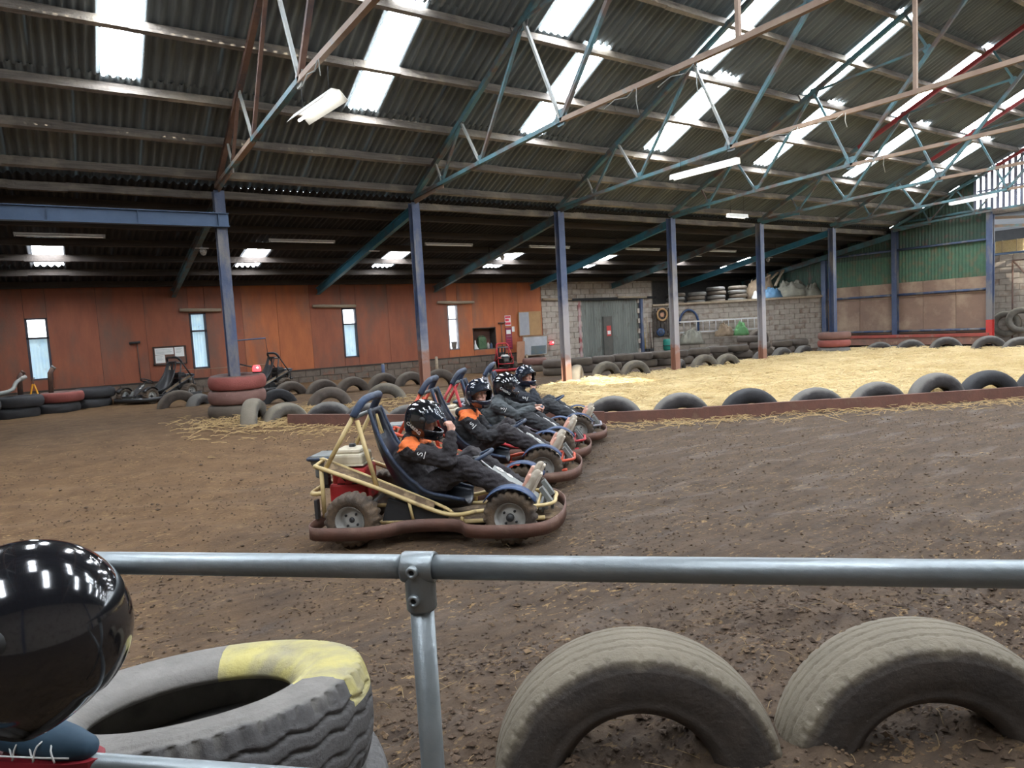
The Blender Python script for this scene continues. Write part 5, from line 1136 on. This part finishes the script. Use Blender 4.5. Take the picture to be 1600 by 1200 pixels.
# notice board
o = thing('notice_board', 'brown notice board with three white papers on the rust-red wall', 'board', (2.23, YW-.03, 1.18))
MB().lo_hi((0, -.01, 0), (.88, .01, .54)).build('backing', m_alc, o); f = MB()
for q in ((0, 0, .88, .03), (0, .51, .88, .54), (0, 0, .03, .54), (.85, 0, .88, .54)): f.lo_hi((q[0], -.025, q[1]), (q[2], .0, q[3]))
f.build('frame', m_wood2, o)
for x0_, z0_, x1_, z1_ in ((.05, .30, .54, .49), (.05, .06, .30, .29), (.57, .22, .82, .50)):
    pp = MB().lo_hi((x0_, -.016, z0_), (x1_, -.011, z1_)).build('paper', m_white, o)
    for k in range(4): MB().lo_hi((x0_+.03, -.018, z1_-.05-.035*k), (x1_-.05-.03*(k % 2), -.0165, z1_-.043-.035*k)).build('printed_line', m_grey, pp)
# recess contents
o = thing('jerrycan', 'dark green metal jerrycan in the wall recess', 'can', (13.5, YW+.17, .952))
m_can = mat('green_can_paint', (.05, .11, .05), (.07, .13, .06), .5, 0, 5)
MB().prism([(-.17, 0), (.17, 0), (.17, .38), (.12, .45), (-.12, .45), (-.17, .40)], -.08, .08).build('body', m_can, o, bevel=.02)
for y in (-.05, 0, .05): MB().tube([(-.1, y, .44), (-.08, y, .49), (.06, y, .49), (.08, y, .44)], .012, 6).build('handle', m_can, o)
MB().lathe([(0, .05), (.035, .05), (.035, 0)], 12, (.13, 0, .42)).build('cap', m_hub, o)
MB().beam((-.12, -.083, .08), (.12, -.083, .36), .006, .02, (0, 1, 0)).build('pressed_rib', m_can, o); MB().beam((.12, -.083, .08), (-.12, -.083, .36), .006, .02, (0, 1, 0)).build('pressed_rib', m_can, o)
o = thing('funnel', 'white plastic funnel standing upside down beside the jerrycan', 'funnel', (13.2, YW+.15, .952)); MB().lathe([(.12, 0), (.115, .03), (.03, .2), (.02, .34), (.012, .34), (.02, .2), (.105, .03), (.11, 0)], 16).build('cone', m_white, o); MB().lathe([(.115, 0), (.13, .005), (.13, .02), (.115, .025)], 16).build('rim', m_white, o)
for k, (x, m, h, l) in enumerate([(13.76, m_whited, .26, 'grey spray bottle with red cap'), (13.9, mat('blue_bottle', (.05, .08, .14), None, .4), .22, 'small dark blue bottle')]):
    o = thing('bottle', l+' in the wall recess', 'bottle', (x, YW+.14, .952), 0, 'bottles in the recess'); MB().lathe([(0, 0), (.05, 0), (.055, .02), (.055, h*.6), (.03, h*.78), (.02, h*.82), (.02, h*.9)], 14).build('bottle_body', m, o); MB().lathe([(.026, h*.88), (.026, h), (0, h)], 12).build('cap', m_red if k == 0 else m_hub, o)
o = thing('bucket', 'pale plastic bucket on the sill of the bright window', 'bucket', (12.2, YW+.02, 1.045)); MB().lathe([(0, 0), (.085, 0), (.11, .25), (.118, .255), (.118, .235), (.10, .235), (.08, .01), (0, .01)], 18).build('pail', m_whited, o); MB().tube([(-.11, 0, .24), (-.08, -.02, .30), (0, -.03, .33), (.08, -.02, .30), (.11, 0, .24)], .005, 6).build('handle', m_steel, o)
# signs on the wall
m_sred = mat('safety_red', (.62, .03, .06), None, .5); m_maroon = mat('maroon_board', (.24, .025, .06), (.2, .02, .05), .6)
o = thing('fire_sign', 'small red and white fire notice high on the rust-red wall', 'sign', (14.62, YW-.03, 1.78)); MB().lo_hi((-.14, -.006, 0), (.14, .006, .40)).build('plate', mat('pink_white_sign', (.75, .62, .62), None, .5), o)
for z, h in ((.30, .07), (.18, .08), (.04, .09)): MB().lo_hi((-.12, -.012, z), (.12 if z != .18 else .04, -.007, z+h)).build('red_band', m_sred, o)
o = thing('fire_board', 'tall maroon fire point board with a white notice', 'sign', (14.62, YW-.03, .86)); MB().lo_hi((-.14, -.008, 0), (.16, .008, .85)).build('plate', m_maroon, o)
pp = MB().lo_hi((-.10, -.014, .60), (.10, -.009, .76)).build('notice', m_white, o); MB().lo_hi((-.10, -.014, .5), (.12, -.009, .515)).build('rule', m_pale, o)
for k in range(4): MB().lo_hi((-.1, -.013, .1+.09*k), (.1, -.009, .12+.09*k)).build('print', m_sred, o)
MB().lo_hi((.17, -.01, .68), (.29, .0, .88)).build('side_card', m_white, o)
o = thing('pipe_stub', 'rusty wall bracket beside the fire notice', 'bracket', (14.3, YW-.06, 1.9)); MB().tube([(-.15, 0, 0), (.15, -.03, .01)], .03, 8).build('arm', m_rust, o); MB().tube([(0, .02, 0), (0, .02, -.9)], .015, 6).build('conduit', m_rust, o)
o = thing('pipe_stub', 'rusty wall bracket left of the notice board', 'bracket', (1.8, YW-.06, 1.86)); MB().tube([(-.15, 0, 0), (.13, -.03, .02)], .035, 8).build('arm', m_hub, o); MB().tube([(.05, .03, 0), (.05, .03, -1.1)], .015, 6).build('conduit', m_rust, o)
# boards leaning by the end of the rust-red wall
def leaning(name, label, x0_, x1_, z0_, z1_, m, y=YW-.1, lean=.06, frame=None):
    o = thing(name, label, 'board', (x0_, y, z0_)); o.rotation_euler = (-lean, 0, 0); w_, h_ = x1_-x0_, z1_-z0_
    MB().lo_hi((0, -.012, 0), (w_, .012, h_)).build('sheet', m, o)
    f = MB(); e_ = .035
    for q in ((0, 0, w_, e_), (0, h_-e_, w_, h_), (0, 0, e_, h_), (w_-e_, 0, w_, h_)): f.lo_hi((q[0], -.02, q[1]), (q[2], -.012, q[3]))
    f.build('edging', frame or m, o); return o
m_tan = mat('tan_chipboard', (.40, .24, .11), (.34, .20, .09), .8); m_gb = mat('grey_board', (.34, .35, .37), (.3, .3, .32), .7); m_film = mat('silver_sheeting', (.62, .64, .66), (.45, .47, .5), .35, .2, 3, .6, 8); m_ply = mat('pinkish_plywood', (.48, .26, .16), (.40, .21, .13), .8)
o = leaning('wall_board', 'half grey, half tan board fixed on the rust-red wall end', 15.1, 16.2, 1.34, 2.3, m_tan, YW-.06, 0.); MB().lo_hi((.03, -.024, .03), (.5, -.013, .93)).build('grey_half', m_gb, o)
o = leaning('framed_sheet', 'silver sheeting in a timber frame leaning below the tan board', 15.05, 16.25, .55, 1.33, m_film, YW-.3, -.12, m_log); MB().lo_hi((.4, -.03, .05), (1.1, -.014, .38)).build('picture_panel', mat('grey_green_picture', (.17, .17, .14), (.10, .16, .2), .7, 0, 5), o)
leaning('plywood_sheet', 'narrow pinkish plywood sheet leaning beside the silver sheeting', 14.72, 15.08, .3, 1.15, m_ply, YW-.35, -.1)
o = thing('stake', 'short timber stake under the plywood sheet', 'timber', (15.1, YW-.5, 0.)); MB().tube([(0, 0, 0), (.01, 0, .6)], .045, 8).build('stake_post', m_log, o); MB().tube([(.01, 0, .6), (.01, 0, .63)], [.045, .02], 8).build('pointed_top', m_log, o)
def red_lamp(label, P, arm):
    o = thing('signal_lamp', label, 'lamp', P, 0, 'red signal lamps'); P = Vector(P)
    MB().lathe([(0, .06), (.06, .055), (.085, .0), (.085, -.06), (.06, -.08), (0, -.08)], 16).build('lens', mat('lit_red_lens', (1, .05, .06), None, .3, em=2.2), o)
    MB().ball((0, -.06, 0), .028, 8, 6).build('bulb', mat('lit_bulb', (1, .75, .65), None, .3, em=12), o)
    MB().tube([(0, .03, 0), tuple(arm)], .016, 6).build('arm', m_hub, o); MB().lathe([(.09, -.07), (.09, -.095), (0, -.1)], 14).build('base', m_hub, o); return o
red_lamp('lit red signal lamp on the block wall beside the silver sheeting', (16.6, YW-.18, 1.0), (-.35, .12, .02))
red_lamp('lit red beacon on an arm of the tyre-stack post', (X0+.42, YP-.12, 1.165), (-.3, .1, .1))
o = thing('post_bracket', 'thin steel arm on the tyre-stack post above the red beacon', 'bracket', (X0+.1, YP-.1, 1.75)); MB().tube([(0, 0, 0), (.55, 0, .02)], .016, 6).build('arm', m_blue, o); MB().tube([(.55, 0, .02), (.57, 0, -.3)], .006, 5).build('cord', m_hub, o)
# stakes with cord along the plinth
for k, (px, py, h, l) in enumerate([(268, 622, .9, 'beside the black parked kart'), (674, 592, .8, 'behind the rusty post foot'), (600, 596, .55, 'painted dark, on the plinth')]):
    P = G(px, py); o = thing('stake', 'timber stake in the dirt '+l, 'timber', (P[0], min(P[1], 21.7), float(hgt(P[0], P[1]))), 0, 'stakes along the plinth'); MB().tube([(0, 0, -.1), (.0, 0, h)], .055, 8).build('stake_post', [m_log, m_log, m_blue][k], o); MB().tube([(0, 0, h), (0, 0, h+.02)], [.055, .04], 8).build('top', m_log, o)
o = thing('rope', 'pale cord strung from a stake past the window', 'rope'); P = G(268, 622); MB().tube([(P[0], 21.65, 1.02), (P[0]+1.4, 21.6, .99), (P[0]+2.7, 21.6, 1.0)], .008, 5).build('strand', m_log, o); MB().tube([(P[0], 21.65, 1.02), (P[0]-.06, 21.65, .96), (P[0]-.08, 21.6, 1.02)], .01, 5).build('knot', m_log, o)
# things at the far left
o = thing('jack_stand', 'yellow steel jack stand on the low left tyre wall', 'jack stand', (-.62, 20.15, .74)); m_yel = mat('yellow_jack_paint', (.75, .33, .02), None, .5)
for a in range(4): MB().beam((.10*math.cos(PI/4+a*PI/2), .10*math.sin(PI/4+a*PI/2), 0), (.02*math.cos(PI/4+a*PI/2), .02*math.sin(PI/4+a*PI/2), .24), .03, .02).build('leg', m_yel, o)
MB().box((0, 0, .3), (.03, .03, .16)).build('ratchet_bar', m_rust, o); MB().box((0, 0, .385), (.1, .04, .02)).build('saddle', m_rust, o); MB().box((0, 0, .22), (.06, .06, .05)).build('head', m_yel, o)
for k, (x, h, l) in enumerate([(-.9, .55, 'left of the yellow jack stand'), (-.28, .62, 'right of the yellow jack stand')]):
    o = thing('stub_post', 'rusty steel stub post %s' % l, 'post', (x, 20.25, .72), 0, 'steel stubs on the tyre wall'); MB().tube([(0, 0, 0), (.02, 0, h*.8), (.09, 0, h)], .055, 8).build('tube', m_rust, o); MB().tube([(.09, 0, h), (.12, 0, h+.03)], .06, 8).build('cap', m_pale if k else m_rust, o)
o = thing('drain_pipe', 'bent grey pipe lying over the low left tyre wall', 'pipe', (0, 0, 0)); MB().tube(spline([(-2.6, 18.9, .86), (-1.7, 19.3, .84), (-1.1, 19.9, .86), (-.95, 20.1, 1.05), (-.85, 20.2, 1.12)], 4), .045, 8).build('hose', m_pale, o); MB().tube([(-.86, 20.19, 1.11), (-.76, 20.26, 1.18)], .055, 8).build('end_collar', m_whited, o)
def heap(name, label, P, rx, ry, h, m, seed, rz=0, cat='tarpaulin', group=None, fold=5., par=None):
    def f(u, v):
        a = 2*PI*u; r = v; x, y = r*math.cos(a), r*math.sin(a); q = np.array([x*fold+seed*7.]), np.array([y*fold+seed*3.])
        n = float(fbm(q[0], q[1], .55, 3, seed)[0]); n2 = float(fbm(q[0]*2.2, q[1]*.8, .8, 3, seed+9)[0]); e_ = 1+.45*n
        z = h*(1-r**3)*(.75+1.4*abs(n)+.55*n2)
        return (x*rx*e_, y*ry*e_, max(z, 0)+.0)
    b = MB(); b.grid(f, 40, 14, wrap=True); o = thing(name, label, cat, P, rz, group); b.build('cloth', m, o, solid=.01)
    b = MB(); b.tube(spline([f(.1, .6), f(.16, .85), f(.2, 1.), (rx*.6, ry*1.1, .015)], 3), .012, 6); b.build('loose_cord', m_log, o); return o
o = heap('plastic_sheet', 'crumpled pale blue plastic sheet on the mud by the plinth', (.35, 21.3, .26), .5, .3, .09, mat('blue_white_plastic', (.62, .70, .80), (.40, .50, .66), .25, 0, 6), 3)
# ================= LEDGE: tyres, tarpaulins, ladder =================
def LQ(s, off, z): p = LA+ld*s+ln*off; return (p.x, p.y, z)
la_ = math.atan2(ld.y, ld.x)
for k, (s, n) in enumerate([(1.2, 3), (2.15, 3), (3.1, 4), (4.05, 4)]):
    for r in range(n):
        P = LQ(s+random.uniform(-.05, .05), -.55, 2.28+.11+.185*r); flat(P, [mt_brown, mt_grey][(k+r) % 2], 'small brown tyre, %s of the %s stack on the block ledge' % (['bottom', 'second', 'third', 'top'][r], ['first', 'second', 'third', 'last'][k]), 'tyre stacks on the block ledge', .42, .63, rz=random.uniform(0, 6))
m_tarpg = mat('grey_tarpaulin', (.23, .22, .17), (.14, .135, .11), .8, 0, 4, .4, 12); m_tarpb = mat('blue_tarpaulin', (.07, .16, .25), (.05, .11, .18), .6, 0, 4, .3, 12); m_tarpn = mat('brown_sacking', (.26, .19, .12), (.17, .12, .08), .9, 0, 4, .4, 12); m_tarpw = mat('white_sheeting', (.55, .54, .5), (.42, .41, .38), .7, 0, 4, .3, 12); m_tarpgn = mat('green_tarpaulin', (.10, .26, .09), (.07, .2, .07), .6, 0, 4, .3, 12)
for P, rx, ry, h, m, sd, l in [(LQ(6.6, -.5, 2.36), .9, .5, .75, m_tarpg, 5, 'large grey tarpaulin heap on the ledge beside the green wall'), (LQ(5.55, -.35, 2.36), .55, .4, .5, m_tarpb, 6, 'blue tarpaulin bundle on the ledge'), (LQ(4.95, -.28, 2.36), .35, .3, .36, m_tarpw, 7, 'white sheeting bundle on the ledge'),
     (LQ(5.3, -1.0, 2.36), .8, .5, 1.1, m_tarpn, 8, 'brown sacking heap behind the blue bundle'), (LQ(7.4, -.3, 2.36), .5, .35, .5, m_tarpg, 9, 'small grey tarpaulin fold at the ledge end')]:
    heap('tarpaulin', l, P, rx, ry, h, m, sd, la_, group='tarpaulins on the block ledge')
for k in range(3):
    o = thing('timber_offcut', 'rough timber %s sticking out of the brown sacking' % ['slab', 'branch', 'plank'][k], 'timber', LQ(5.2+.5*k, -.9, 2.4), la_+.3*k, 'timber on the ledge'); MB().beam((-.4, 0, .55), (.5, .1*k, 1.05+.1*k), .12, .06).build('board', m_log, o); MB().beam((.5, .1*k, 1.05+.1*k), (.53, .1*k, 1.07+.1*k), .125, .065).build('sawn_end', m_tan, o)
o = thing('ladder', 'long aluminium ladder hung sideways on the block ledge', 'ladder', LQ(1.15, .18, 1.0), la_); m_alu = mat('aluminium', (.72, .73, .74), (.6, .6, .6), .35, .8)
for z in (.52, .04): MB().box((1.85, 0, z), (3.7, .03, .065)).build('stile', m_alu, o)
for k in range(12): MB().tube([(.2+.29*k, 0, .04), (.2+.29*k, 0, .52)], .016, 6).build('rung', m_alu, o)
o = thing('hose', 'thick blue hose bent in an arch on the block ledge', 'hose', LQ(.0, .13, 0), la_); MB().tube([(1.6+.42*math.cos(PI-PI*k/16), -.0, 1.45+.6*math.sin(PI*k/16)) for k in range(17)]+[(2.02, 0, 1.0)], .05, 8).build('arch', m_fender, o); MB().box((1.6, .05, 2.0), (.1, .1, .05)).build('hook', m_rust, o)
heap('tarpaulin', 'bright green tarpaulin over the tyre wall below the ladder', LQ(3.75, .75, .80), .35, .3, .55, m_tarpgn, 11, la_, group='tarpaulins on the tyre wall')
heap('tarpaulin', 'brown sacking draped beside the green tarpaulin', LQ(3.0, .75, .80), .4, .3, .5, m_tarpn, 12, la_, group='tarpaulins on the tyre wall')
heap('tarpaulin', 'dark grey tarpaulin heap under the hose arch', LQ(1.5, .8, .52), .55, .35, .65, m_tarpg, 13, la_, group='tarpaulins on the tyre wall')
o = thing('pallet_board', 'dark wooden pallet on end with an orange ring hung on it', 'pallet', LQ(-.05, .22, .95), la_)
for k in range(5): MB().box((.1+.16*k, 0, .62), (.12, .025, 1.25)).build('slat', m_wood2, o)
for z in (.15, 1.1): MB().box((.42, .03, z), (.8, .04, .09)).build('bearer', m_wood2, o)
q = MB(); q.tube([(.42+.22*math.cos(2*PI*k/20), -.05, .95+.26*math.sin(2*PI*k/20)) for k in range(20)], .045, 8, closed=True); q.build('orange_ring', m_tan, o); MB().lathe([(0, -.03), (.1, -.03)], 12, (.42, -.02, .95), 'Y').build('ring_plate', m_ply, o)
o = thing('blue_drum', 'round blue cap hung below the orange ring', 'lid', LQ(.28, .26, 1.12), la_); MB().lathe([(0, -.03), (.16, -.03), (.19, 0), (.19, .03)], 20, ax='Y').build('lid_disc', m_fender, o); MB().lathe([(.06, -.035), (.09, -.04), (.1, -.03)], 16, ax='Y').build('raised_ring', m_hub, o)
o = thing('barrel', 'teal plastic barrel beside the door post', 'barrel', LQ(.55, .65, .3), 0); MB().lathe([(0, 0), (.24, 0), (.27, .08), (.27, .42), (.25, .5), (.2, .5), (.2, .47), (0, .47)], 20).build('drum', mat('teal_plastic', (.02, .22, .17), None, .4), o); MB().lathe([(.272, .2), (.285, .22), (.272, .24)], 20).build('hoop', m_hub, o)
for k, (s, h, l) in enumerate([(-.45, 1.75, 'yellow-handled broom'), (-.3, 1.55, 'pale-handled shovel'), (-.18, 1.3, 'short rake')]):
    o = thing('long_tool', l+' leaning by the door post', 'tool', LQ(s, .3, .3), 0, 'tools by the door post'); MB().tube([(0, 0, .1), (.06, .1, h)], .018, 8).build('handle', [mat('yellow_handle', (.6, .42, .08), None, .6), m_log, m_rust][k], o); MB().box((0, 0, .05), (.26, .06, .12)).build('head', m_hub, o)
# end of the side bay
o = thing('hay_bale', 'square hay bale on top of the pale wall in the side bay', 'bale', (31.2, 11.35, 3.46)); MB().box((0, 0, .28), (.5, 1.0, .54)).build('hay', m_straw, o, bevel=.05)
for y in (-.25, .25): MB().box((0, y, .28), (.52, .015, .56)).build('twine', m_log, o)
o = thing('field_gate', 'rusty tubular gate leaning on the pale side-bay wall', 'gate', (30.85, 11.2, .1)); 
for a, b in (((0, 0, 3.1), (0, -1.9, 3.1)), ((0, -1.3, 3.1), (0, -1.3, 0)), ((0, 0, 3.1), (0, -1.9, .6)), ((0, -1.9, 1.3), (0, -.6, 0)), ((0, 0, 0), (0, 0, 3.1))): MB().tube([a, b], .03, 8).build('bar', m_rust, o)
for k, (px, py, l) in enumerate([(1572, 506, 'nearest the red-footed post'), (1596, 500, 'cut by the frame edge')]):
    P = on(0, 30.4, px, py); tyre((30.4, P[1], P[2]), Euler((0, 0, PI/2+.25)), 'grey tyre hung upright in the side bay, '+l, 'tyres in the side bay', mt_straw, .5)
# dangling cords and cobwebs of baler twine on the ties
for k, (i, Y, z, L) in enumerate([(1, 7.2, 4.95, .35), (1, 6.1, 4.92, .5), (2, 7.5, 4.98, .3), (2, 6.6, 4.97, .25), (3, 8.2, 5.0, .35), (0, 8.1, 4.95, .2)]):
    o = thing('twine', 'frayed baler twine dangling from the %s' % ['second truss tie, left piece', 'second truss tie, beside the king rod', 'third truss tie, left piece', 'third truss tie, beside the king rod', 'fourth truss tie', 'rusty truss tie'][k], 'twine', (X0+SP*i-.045, Y, z+.05), 0, 'baler twine on the trusses')
    MB().tube([(0, 0, 0), (.01, .02, -L*.5), (0, -.02, -L)], .007, 5).build('strand', m_pale, o); MB().tube([(0, .05, 0), (.01, .2, -.07), (0, .45, -.03), (.01, .7, -.09)], .008, 5).build('loop', m_pale, o)
# ================= ONLOOKER AT THE RAILING =================
class _D: pass
dm = _D(); dm.location = (RP[1][0], RP[1][1], 0); dm.rotation_euler = Euler((0, 0, math.atan2(rd[1], rd[0])))
m_shirt = mat('dark_trainer_cloth', (.02, .05, .08), (.03, .07, .11), .7, 0, 8)
oj = dict(pelvis=(-1.42, -.22, .98), chest=(-1.52, -.24, 1.28), neck=(-1.50, -.25, 1.48), head=(-1.46, -.25, 1.66), shR=(-1.47, -.43, 1.42), shL=(-1.53, -.07, 1.42), elR=(-1.2, -.5, 1.2), wrR=(-.93, -.42, 1.10), elL=(-1.3, 0., 1.2), wrL=(-1.0, -.04, 1.12),
          hipR=(-1.38, -.34, .97), hipL=(-1.38, -.12, .97), knR=(-.98, -.36, .92), knL=(-1.08, -.02, 1.04), anR=(-1.08, -.36, .52), anL=(-1.04, .0, .838), toeR=(-.93, -.36, .46), toeL=(-.86, .0, .778))
def onlooker():
    t = thing('person', 'person seated at the railing in dark clothes, blue and red trainer on the lower rail', 'person', dm.location, dm.rotation_euler.z)
    J = {k: Vector(v) for k, v in oj.items()}; Mh = Matrix.Translation(J['head']); P, Cc, Nk = J['pelvis'], J['chest'], J['neck']
    b = MB(); chain(b, [P, Cc, Nk], [.10, .11, .07]); chain(b, [Nk, J['head']-Vector((0, 0, .06))], [.055, .055]); face(b, Mh)
    for s, q in ((-1, 'R'), (1, 'L')):
        chain(b, [Nk-Vector((0, 0, .03)), J['sh'+q], J['el'+q], J['wr'+q]], [.05, .048, .038, .027]); hand(b, J['wr'+q], (.8, .3*-s, .1), (.3, .8*-s, .1), s, .35); chain(b, [P, J['hip'+q], J['kn'+q], J['an'+q]], [.08, .07, .05, .035]); chain(b, [J['an'+q], J['toe'+q]], [.034, .026])
    fuse(b, 'body', m_skin, t, .0075, 2)
    b = MB(); chain(b, [P, Cc, Nk-Vector((0, 0, .05))], [.14, .16, .10], 14)
    for q in ('R', 'L'): chain(b, [Nk-Vector((0, 0, .055)), J['sh'+q], J['el'+q], J['wr'+q]-(J['wr'+q]-J['el'+q]).normalized()*.02], [.09, .085, .066, .045], 12)
    fuse(b, 'jacket', m_jkt2, t, .013, 4)
    b = MB(); chain(b, [J['hipR'], J['hipL']], [.13, .13], 12)
    for q in ('R', 'L'): h, k, a = J['hip'+q], J['kn'+q], J['an'+q]; chain(b, [P, h, k, a+(k-a).normalized()*.03], [.12, .115, .082, .06], 12)
    fuse(b, 'trousers', m_jkt2, t, .012, 4)
    for s in (-1, 1):
        eo = MB().ball(Mh @ Vector((.093, s*.032, .012)), .012, 8, 6).build('eye', m_wht, t); MB().ball(Mh @ Vector((.102, s*.032, .012)), .0062, 8, 6).build('iris', m_eye, eo)
        bw = MB(); capsule(bw, Mh @ Vector((.104, s*.018, .042)), Mh @ Vector((.098, s*.052, .040)), .005, .004, 6); bw.build('eyebrow', m_trim, t)
    MB().ball(J['head']+Vector((-.012, 0, .035)), (.105, .085, .105), 14, 8).build('hair', m_trim, t)
    m_sole = mat('red_trainer_sole', (.30, .015, .025), (.22, .012, .02), .6)
    for q in ('R', 'L'):
        a, to = J['an'+q], J['toe'+q]; d = Vector((to.x-a.x, to.y-a.y, 0)).normalized(); hl = Vector((a.x, a.y, a.z-.06))-d*.06
        b = MB(); chain(b, [a+Vector((0, 0, .03)), hl+d*.06+Vector((0, 0, .05)), hl+d*.14+Vector((0, 0, .035)), hl+d*.22+Vector((0, 0, .02)), hl+d*.262+Vector((0, 0, .014))], [.05, .05, .048, .04, .03], 12)
        so = fuse(b, 'shoe', m_shirt, t, .007, 3)
        sl_ = MB()
        def sole(u, v):
            x = -.05+.36*u; w_ = .043*math.sqrt(max(1-abs(2*u-1)**3.2, 0))+.002; zz = -.028+.022*max(0, u-.7)*3*0; return hl+d*x+Vector((-d.y, d.x, 0))*(w_*(2*v-1))+Vector((0, 0, zz))
        N_ = 18; ring = [sole(k/N_, 0) for k in range(N_+1)]+[sole(k/N_, 1) for k in range(N_, -1, -1)]; n_ = len(ring); sl_.add(ring+[p+Vector((0, 0, .024)) for p in ring], [tuple(range(n_))[::-1], tuple(range(n_, 2*n_))]+[(i, (i+1) % n_, n_+(i+1) % n_, n_+i) for i in range(n_)]); sl_.build('sole', m_sole, so)
        for k in range(3):
            p0 = hl+d*(.06+.055*k); sd = Vector((d.y, -d.x, 0)); pts = [p0+sd*.050+Vector((0, 0, .004)), p0+d*.012+sd*.046+Vector((0, 0, .04)), p0+d*.028+sd*.020+Vector((0, 0, .072-.012*k)), p0+d*.045+sd*.044+Vector((0, 0, .03)), p0+d*.055+sd*.047+Vector((0, 0, .004))]
            MB().tube(spline(pts, 3), .0022, 5).build('white_line', m_decal, so)
        MB().tube(spline([hl+d*.02+Vector((d.y, -d.x, 0))*.051+Vector((0, 0, .012)), hl+d*.16+Vector((d.y, -d.x, 0))*.049+Vector((0, 0, .014)), hl+d*.25+Vector((d.y, -d.x, 0))*.034+Vector((0, 0, .008))], 4), .0022, 5).build('white_line', m_decal, so)
    return t
onlooker()
for k in range(3): flat(tuple(Vector((RP[1][0], RP[1][1], 0))+Matrix.Rotation(math.atan2(rd[1], rd[0]), 3, 'Z') @ Vector((-1.55, -.25, .16+.29*k))), mt_stack2, 'truck tyre in the stack the onlooker sits on, %s one' % ['bottom', 'middle', 'top'][k], 'tyre stack used as a seat', .5, 1.)
# glossy black helmet held in the lap, face turned up and to the left
hr = thing('crash_helmet', 'glossy black crash helmet held in the lap at the railing', 'helmet', dm.location, dm.rotation_euler.z)
Mh = Matrix.Translation((-.73, -.20, 1.165)) @ Matrix.Rotation(PI+.45, 4, 'Z') @ Matrix.Rotation(-.8, 4, 'Y')
h = helmet_parts(hr, Mh, m_shell, False, False, 'helmet_shell', False, mat('pale_smoked_visor', (.10, .12, .15), None, .08, coat=1, alpha=.9)); h.scale = (1.03, 1.03, 1.03)
